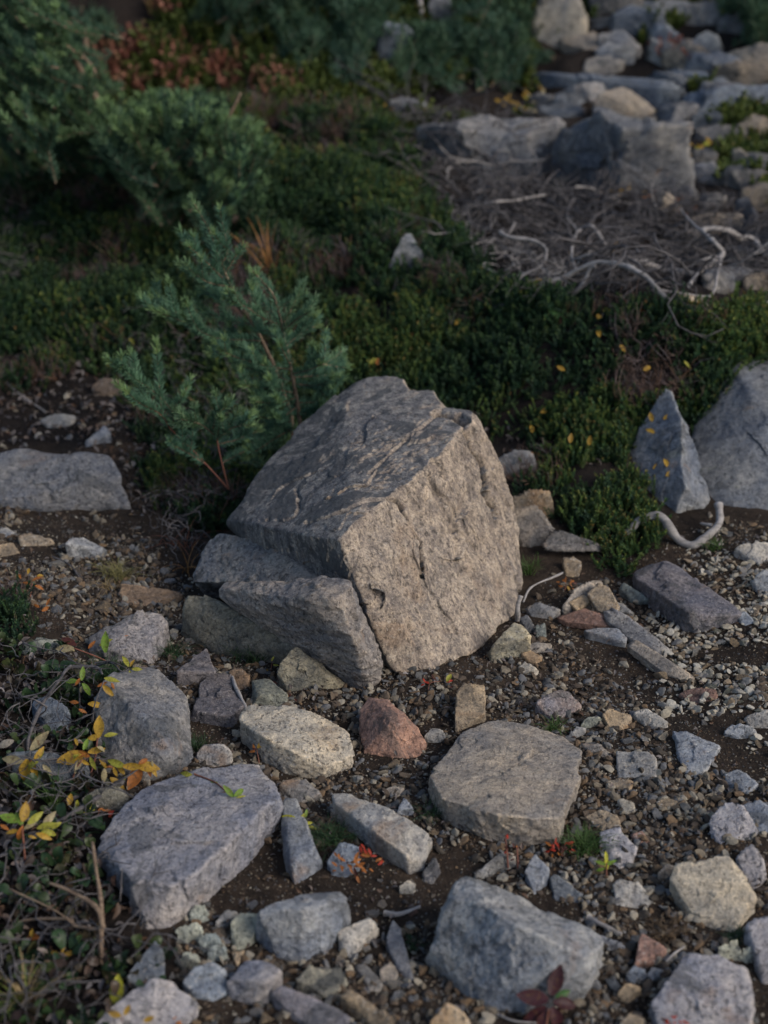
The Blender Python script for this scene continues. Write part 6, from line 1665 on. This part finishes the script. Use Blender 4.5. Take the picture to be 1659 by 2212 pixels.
# far turning shrubs: small leafy sprigs, blurred
def sprig_far(x, y, n, col, label, group, spread=16, size=17):
    lv = []
    spread, size, n = spread * 1.25, size * .8, n + 1
    for k in range(n):
        lv.append((x + random.gauss(0, spread * .6), y + random.gauss(0, spread * .4), 12, size * random.uniform(.7, 1.2), random.choice([30, 80, 120, 160, -20]), random.choice(col), 1))
    seedling('willow_sprig', label, [([(x, y + 14, 2), (x + 2, y + 4, 12), (x, y, 16)], 1.2)], lv, group=group, mat=M_TWIG)
for i, (x, y) in enumerate([(845, 152), (880, 150), (900, 155), (935, 160), (960, 158), (1000, 162), (1025, 165), (1080, 165), (1110, 172), (1145, 180), (1165, 190), (1140, 205)]):
    sprig_far(x, y, 4, ['y', 'p', 'y', 'yg'], 'pale yellow sprig in the row below the dark juniper', 'yellow sprigs below the juniper')
for x, y, n, c, lab in [(690, 228, 5, 'yp', 'pale yellow sprig on the heath crest left of two others'), (722, 238, 4, 'yp', 'pale yellow sprig in the middle of the heath crest'), (742, 230, 4, 'yo', 'yellow-orange sprig right of the pale crest sprigs'),
                        (783, 216, 5, 'oy', 'orange sprig on the heath crest'), (864, 235, 5, 'yp', 'yellow sprig below the small flat slab'), (1090, 222, 4, 'y', 'left yellow sprig above the flat-topped rock'), (1118, 228, 5, 'y', 'right yellow sprig above the flat-topped rock'),
                        (1147, 232, 3, 'p', 'pale sprig at the corner of the flat-topped rock'), (952, 282, 7, 'o', 'orange sprig on the face of the flat-topped rock'), (1018, 292, 4, 'o', 'small orange sprig right of the face sprig'), (1075, 345, 7, 'oy', 'bright orange sprig low on the flat-topped rock'), (1085, 328, 5, 'o', 'orange sprig just above the bright one'),
                        (1107, 332, 4, 'o', 'dull orange sprig at the right of the flat-topped rock'), (1128, 372, 5, 'o', 'orange sprig at the foot of the flat-topped rock'), (920, 320, 3, 'o', 'tiny orange sprig in the twigs left of the flat-topped rock'), (1310, 232, 5, 'yo', 'yellow sprig on the pale slanted rock'), (1328, 228, 4, 'y', 'second yellow sprig on the pale slanted rock'),
                        (1418, 242, 5, 'yp', 'yellow sprig right of the pale slanted rock'), (1540, 245, 4, 'po', 'pale sprig on the moss at right'), (1500, 325, 6, 'yl', 'yellow sprig right of the lit block'), (1525, 322, 6, 'yl', 'bright yellow sprig beside the lit block'), (1255, 370, 4, 'yp', 'yellow sprig on the mossy ledge, leftmost'),
                        (1312, 392, 5, 'yo', 'yellow sprig below the mossy ledge'), (1340, 410, 4, 'y', 'bright yellow leaf cluster in the brush'), (1395, 395, 6, 'yo', 'tall yellow sprig at the right of the mossy ledge'), (1412, 412, 6, 'yo', 'yellow-orange sprig right of the tall one'), (1290, 420, 3, 'o', 'orange leaves in the brush below the ledge'),
                        (1485, 450, 4, 'o', 'orange sprig above the low tan block'), (865, 428, 7, 'oy', 'orange sprig at the left of the brush'), (855, 412, 5, 'oy', 'small orange sprig above the left brush'), (935, 462, 2, 'o', 'two orange leaves on the heath crest'), (1245, 515, 3, 'o', 'orange leaves hanging in the middle brush'),
                        (1340, 530, 4, 'oy', 'orange leaves right of the middle brush'), (1248, 572, 4, 'oy', 'orange leaves over the arched root'), (1170, 612, 4, 'oy', 'orange leaves at the left foot of the arched root'), (1362, 665, 7, 'yl', 'yellow sprig behind the heath crest, largest'), (1300, 676, 5, 'yg', 'yellow sprig left of the largest crest sprig'),
                        (1390, 672, 4, 'oy', 'orange-yellow sprig right of the largest crest sprig'), (1410, 672, 3, 'yg', 'small yellow-green sprig on the crest'), (1635, 705, 6, 'yg', 'yellow-green sprig at the right edge of the crest'), (100, 262, 5, 'op', 'pale orange sprig beside the dwarf fir bush')]:
    mp_ = dict(y='y', p='p', o='o', l='lime', g='yg')
    sprig_far(x, y, n, [mp_[q] for q in c], lab, None, 15, 18)

# ---- grasses
def grass(label, px, py, n, h_px, spread_px, cols, bend=.6, group=None, wd=.0018, name='grass_tuft', base_up=0, aim=None):
    b0 = vert(px, py, base_up)
    s = px2m(b0)
    r = np.random.default_rng(int(px * 7 + py))
    VV, FF, off = [], [], 0
    for k in range(n):
        a = r.uniform(0, 6.28)
        L = h_px * s * r.uniform(.55, 1.15)
        p = b0 + np.array([r.normal(0, spread_px * s * .35), r.normal(0, spread_px * s * .3), 0])
        p[2] = hz(p[0], p[1]) - .004 if not base_up else b0[2]
        d = np.array([math.cos(a) * r.uniform(.1, .6), math.sin(a) * r.uniform(.1, .5), 1.0])
        if aim is not None: d += np.array(aim)
        d /= np.linalg.norm(d)
        hd = np.array([d[0], d[1], 0]); hd /= np.linalg.norm(hd) + 1e-6
        m = 6
        t = np.linspace(0, 1, m)
        bb = bend * r.uniform(.4, 1.5)
        C = p + d * (L * t)[:, None] + hd * (bb * L * t ** 2.2)[:, None] * .6 - np.array([0, 0, 1]) * (bb * L * t ** 2.4)[:, None] * .55
        sd = np.cross(hd, [0, 0, 1.0]) + r.normal(0, .3, 3); sd /= np.linalg.norm(sd)
        w = wd * (1 - t * .85)
        V = np.stack([C - sd * w[:, None], C + sd * w[:, None]], 1).reshape(-1, 3)
        F = np.array([(2 * i, 2 * i + 1, 2 * i + 3, 2 * i + 2) for i in range(m - 1)])
        VV.append(V); FF.append(F + off); off += len(V)
    o = link(name, mesh_from(name, np.vstack(VV) - b0, np.vstack(FF), [M_GRASS]), None, b0, label, 'grass', group)
    o.color = (*cols, 1)
    return o
GC = dict(pale=(.24, .22, .09), green=(.07, .13, .035), dark=(.035, .075, .03), orange=(.30, .15, .05), straw=(.36, .27, .14), red=(.22, .085, .05), brown=(.13, .09, .055), lime=(.20, .25, .06))
grass('pale yellow-green grass tuft on the left dirt', 252, 1250, 150, 62, 34, GC['pale'], .8, wd=.0011)
grass('dead straw blades at the foot of the pale grass tuft', 235, 1270, 50, 46, 26, GC['straw'], 1.3, wd=.0011)
grass('dark green grass tuft against the long olive rock', 548, 1425, 170, 62, 55, GC['dark'], .7, wd=.0010)
grass('green grass tuft between grey rock and olive rock', 372, 1418, 90, 58, 30, GC['dark'], .9, wd=.0011)
grass('dense dark grass cushion above the ridged rock', 235, 1462, 260, 58, 75, GC['dark'], .7, wd=.0010)
grass('small dark grass tuft beside the rounded grey stone', 428, 1620, 90, 50, 24, GC['dark'], .6, wd=.0010)
grass('mossy dark grass tuft left of the pale triangular rock', 705, 1815, 260, 58, 70, GC['dark'], .8, wd=.0010)
grass('brown dead blades in the mossy tuft', 720, 1800, 40, 60, 60, GC['brown'], 1.1, wd=.0010)
grass('green grass tuft between broad flat rock and speckled stone', 1258, 1835, 200, 62, 44, GC['green'], .8, wd=.0012)
grass('small green grass tuft before the purplish rock', 1197, 1575, 70, 44, 26, GC['green'], .9, wd=.0011)
grass('sparse green blades left of the broad flat rock', 930, 1760, 60, 50, 40, GC['dark'], .9, wd=.0010)
grass('dry brown grass tuft right of the big blue rock', 1445, 2015, 140, 50, 60, GC['brown'], .9, wd=.0010)
grass('green grass sprouting from the left edge litter', 118, 1740, 36, 90, 26, GC['green'], .35, wd=.0016)
grass('green grass tuft by the curved root loop', 1540, 1185, 70, 36, 24, GC['green'], .7, wd=.0011)
grass('pale straw clump at the bottom left corner', 60, 2170, 26, 110, 24, GC['straw'], .6, wd=.0026)
grass('green blades in the bottom left straw clump', 45, 2175, 24, 95, 24, GC['lime'], .6, wd=.0024)
grass('orange dry grass arching right of the upper sapling', 588, 600, 14, 150, 12, GC['orange'], .35, wd=.0036, aim=(-.25, 0, .2))
grass('straw dry blades behind the sapling crown', 560, 560, 8, 60, 16, GC['straw'], 1.0, wd=.003)
grass('yellow dry grass blades inside the low sapling branches', 468, 920, 22, 95, 60, GC['straw'], .9, wd=.0026)
grass('golden blades low before the sapling stem', 530, 905, 9, 60, 12, (.34, .25, .05), .5, wd=.003)
grass('reddish dry grass arching over the upper slab', 395, 1180, 16, 90, 50, GC['red'], 1.3, wd=.0014)
grass('thin red stalks at the left of the upper slab', 462, 1140, 7, 85, 30, GC['red'], .3, wd=.0016)
grass('brown dry blades by the lichen-covered slab end', 405, 1235, 8, 80, 16, GC['orange'], .9, wd=.0022)
grass('fine green grass where the right heath meets the boulder', 1140, 1235, 60, 50, 28, GC['green'], .6, wd=.0011)
grass('green moss tuft below the big blue rock left side', 880, 2045, 90, 34, 40, GC['dark'], .7, wd=.0010)
grass('dark moss tuft beside the right edge cream rock', 1600, 2030, 110, 34, 40, GC['dark'], .7, wd=.0012)
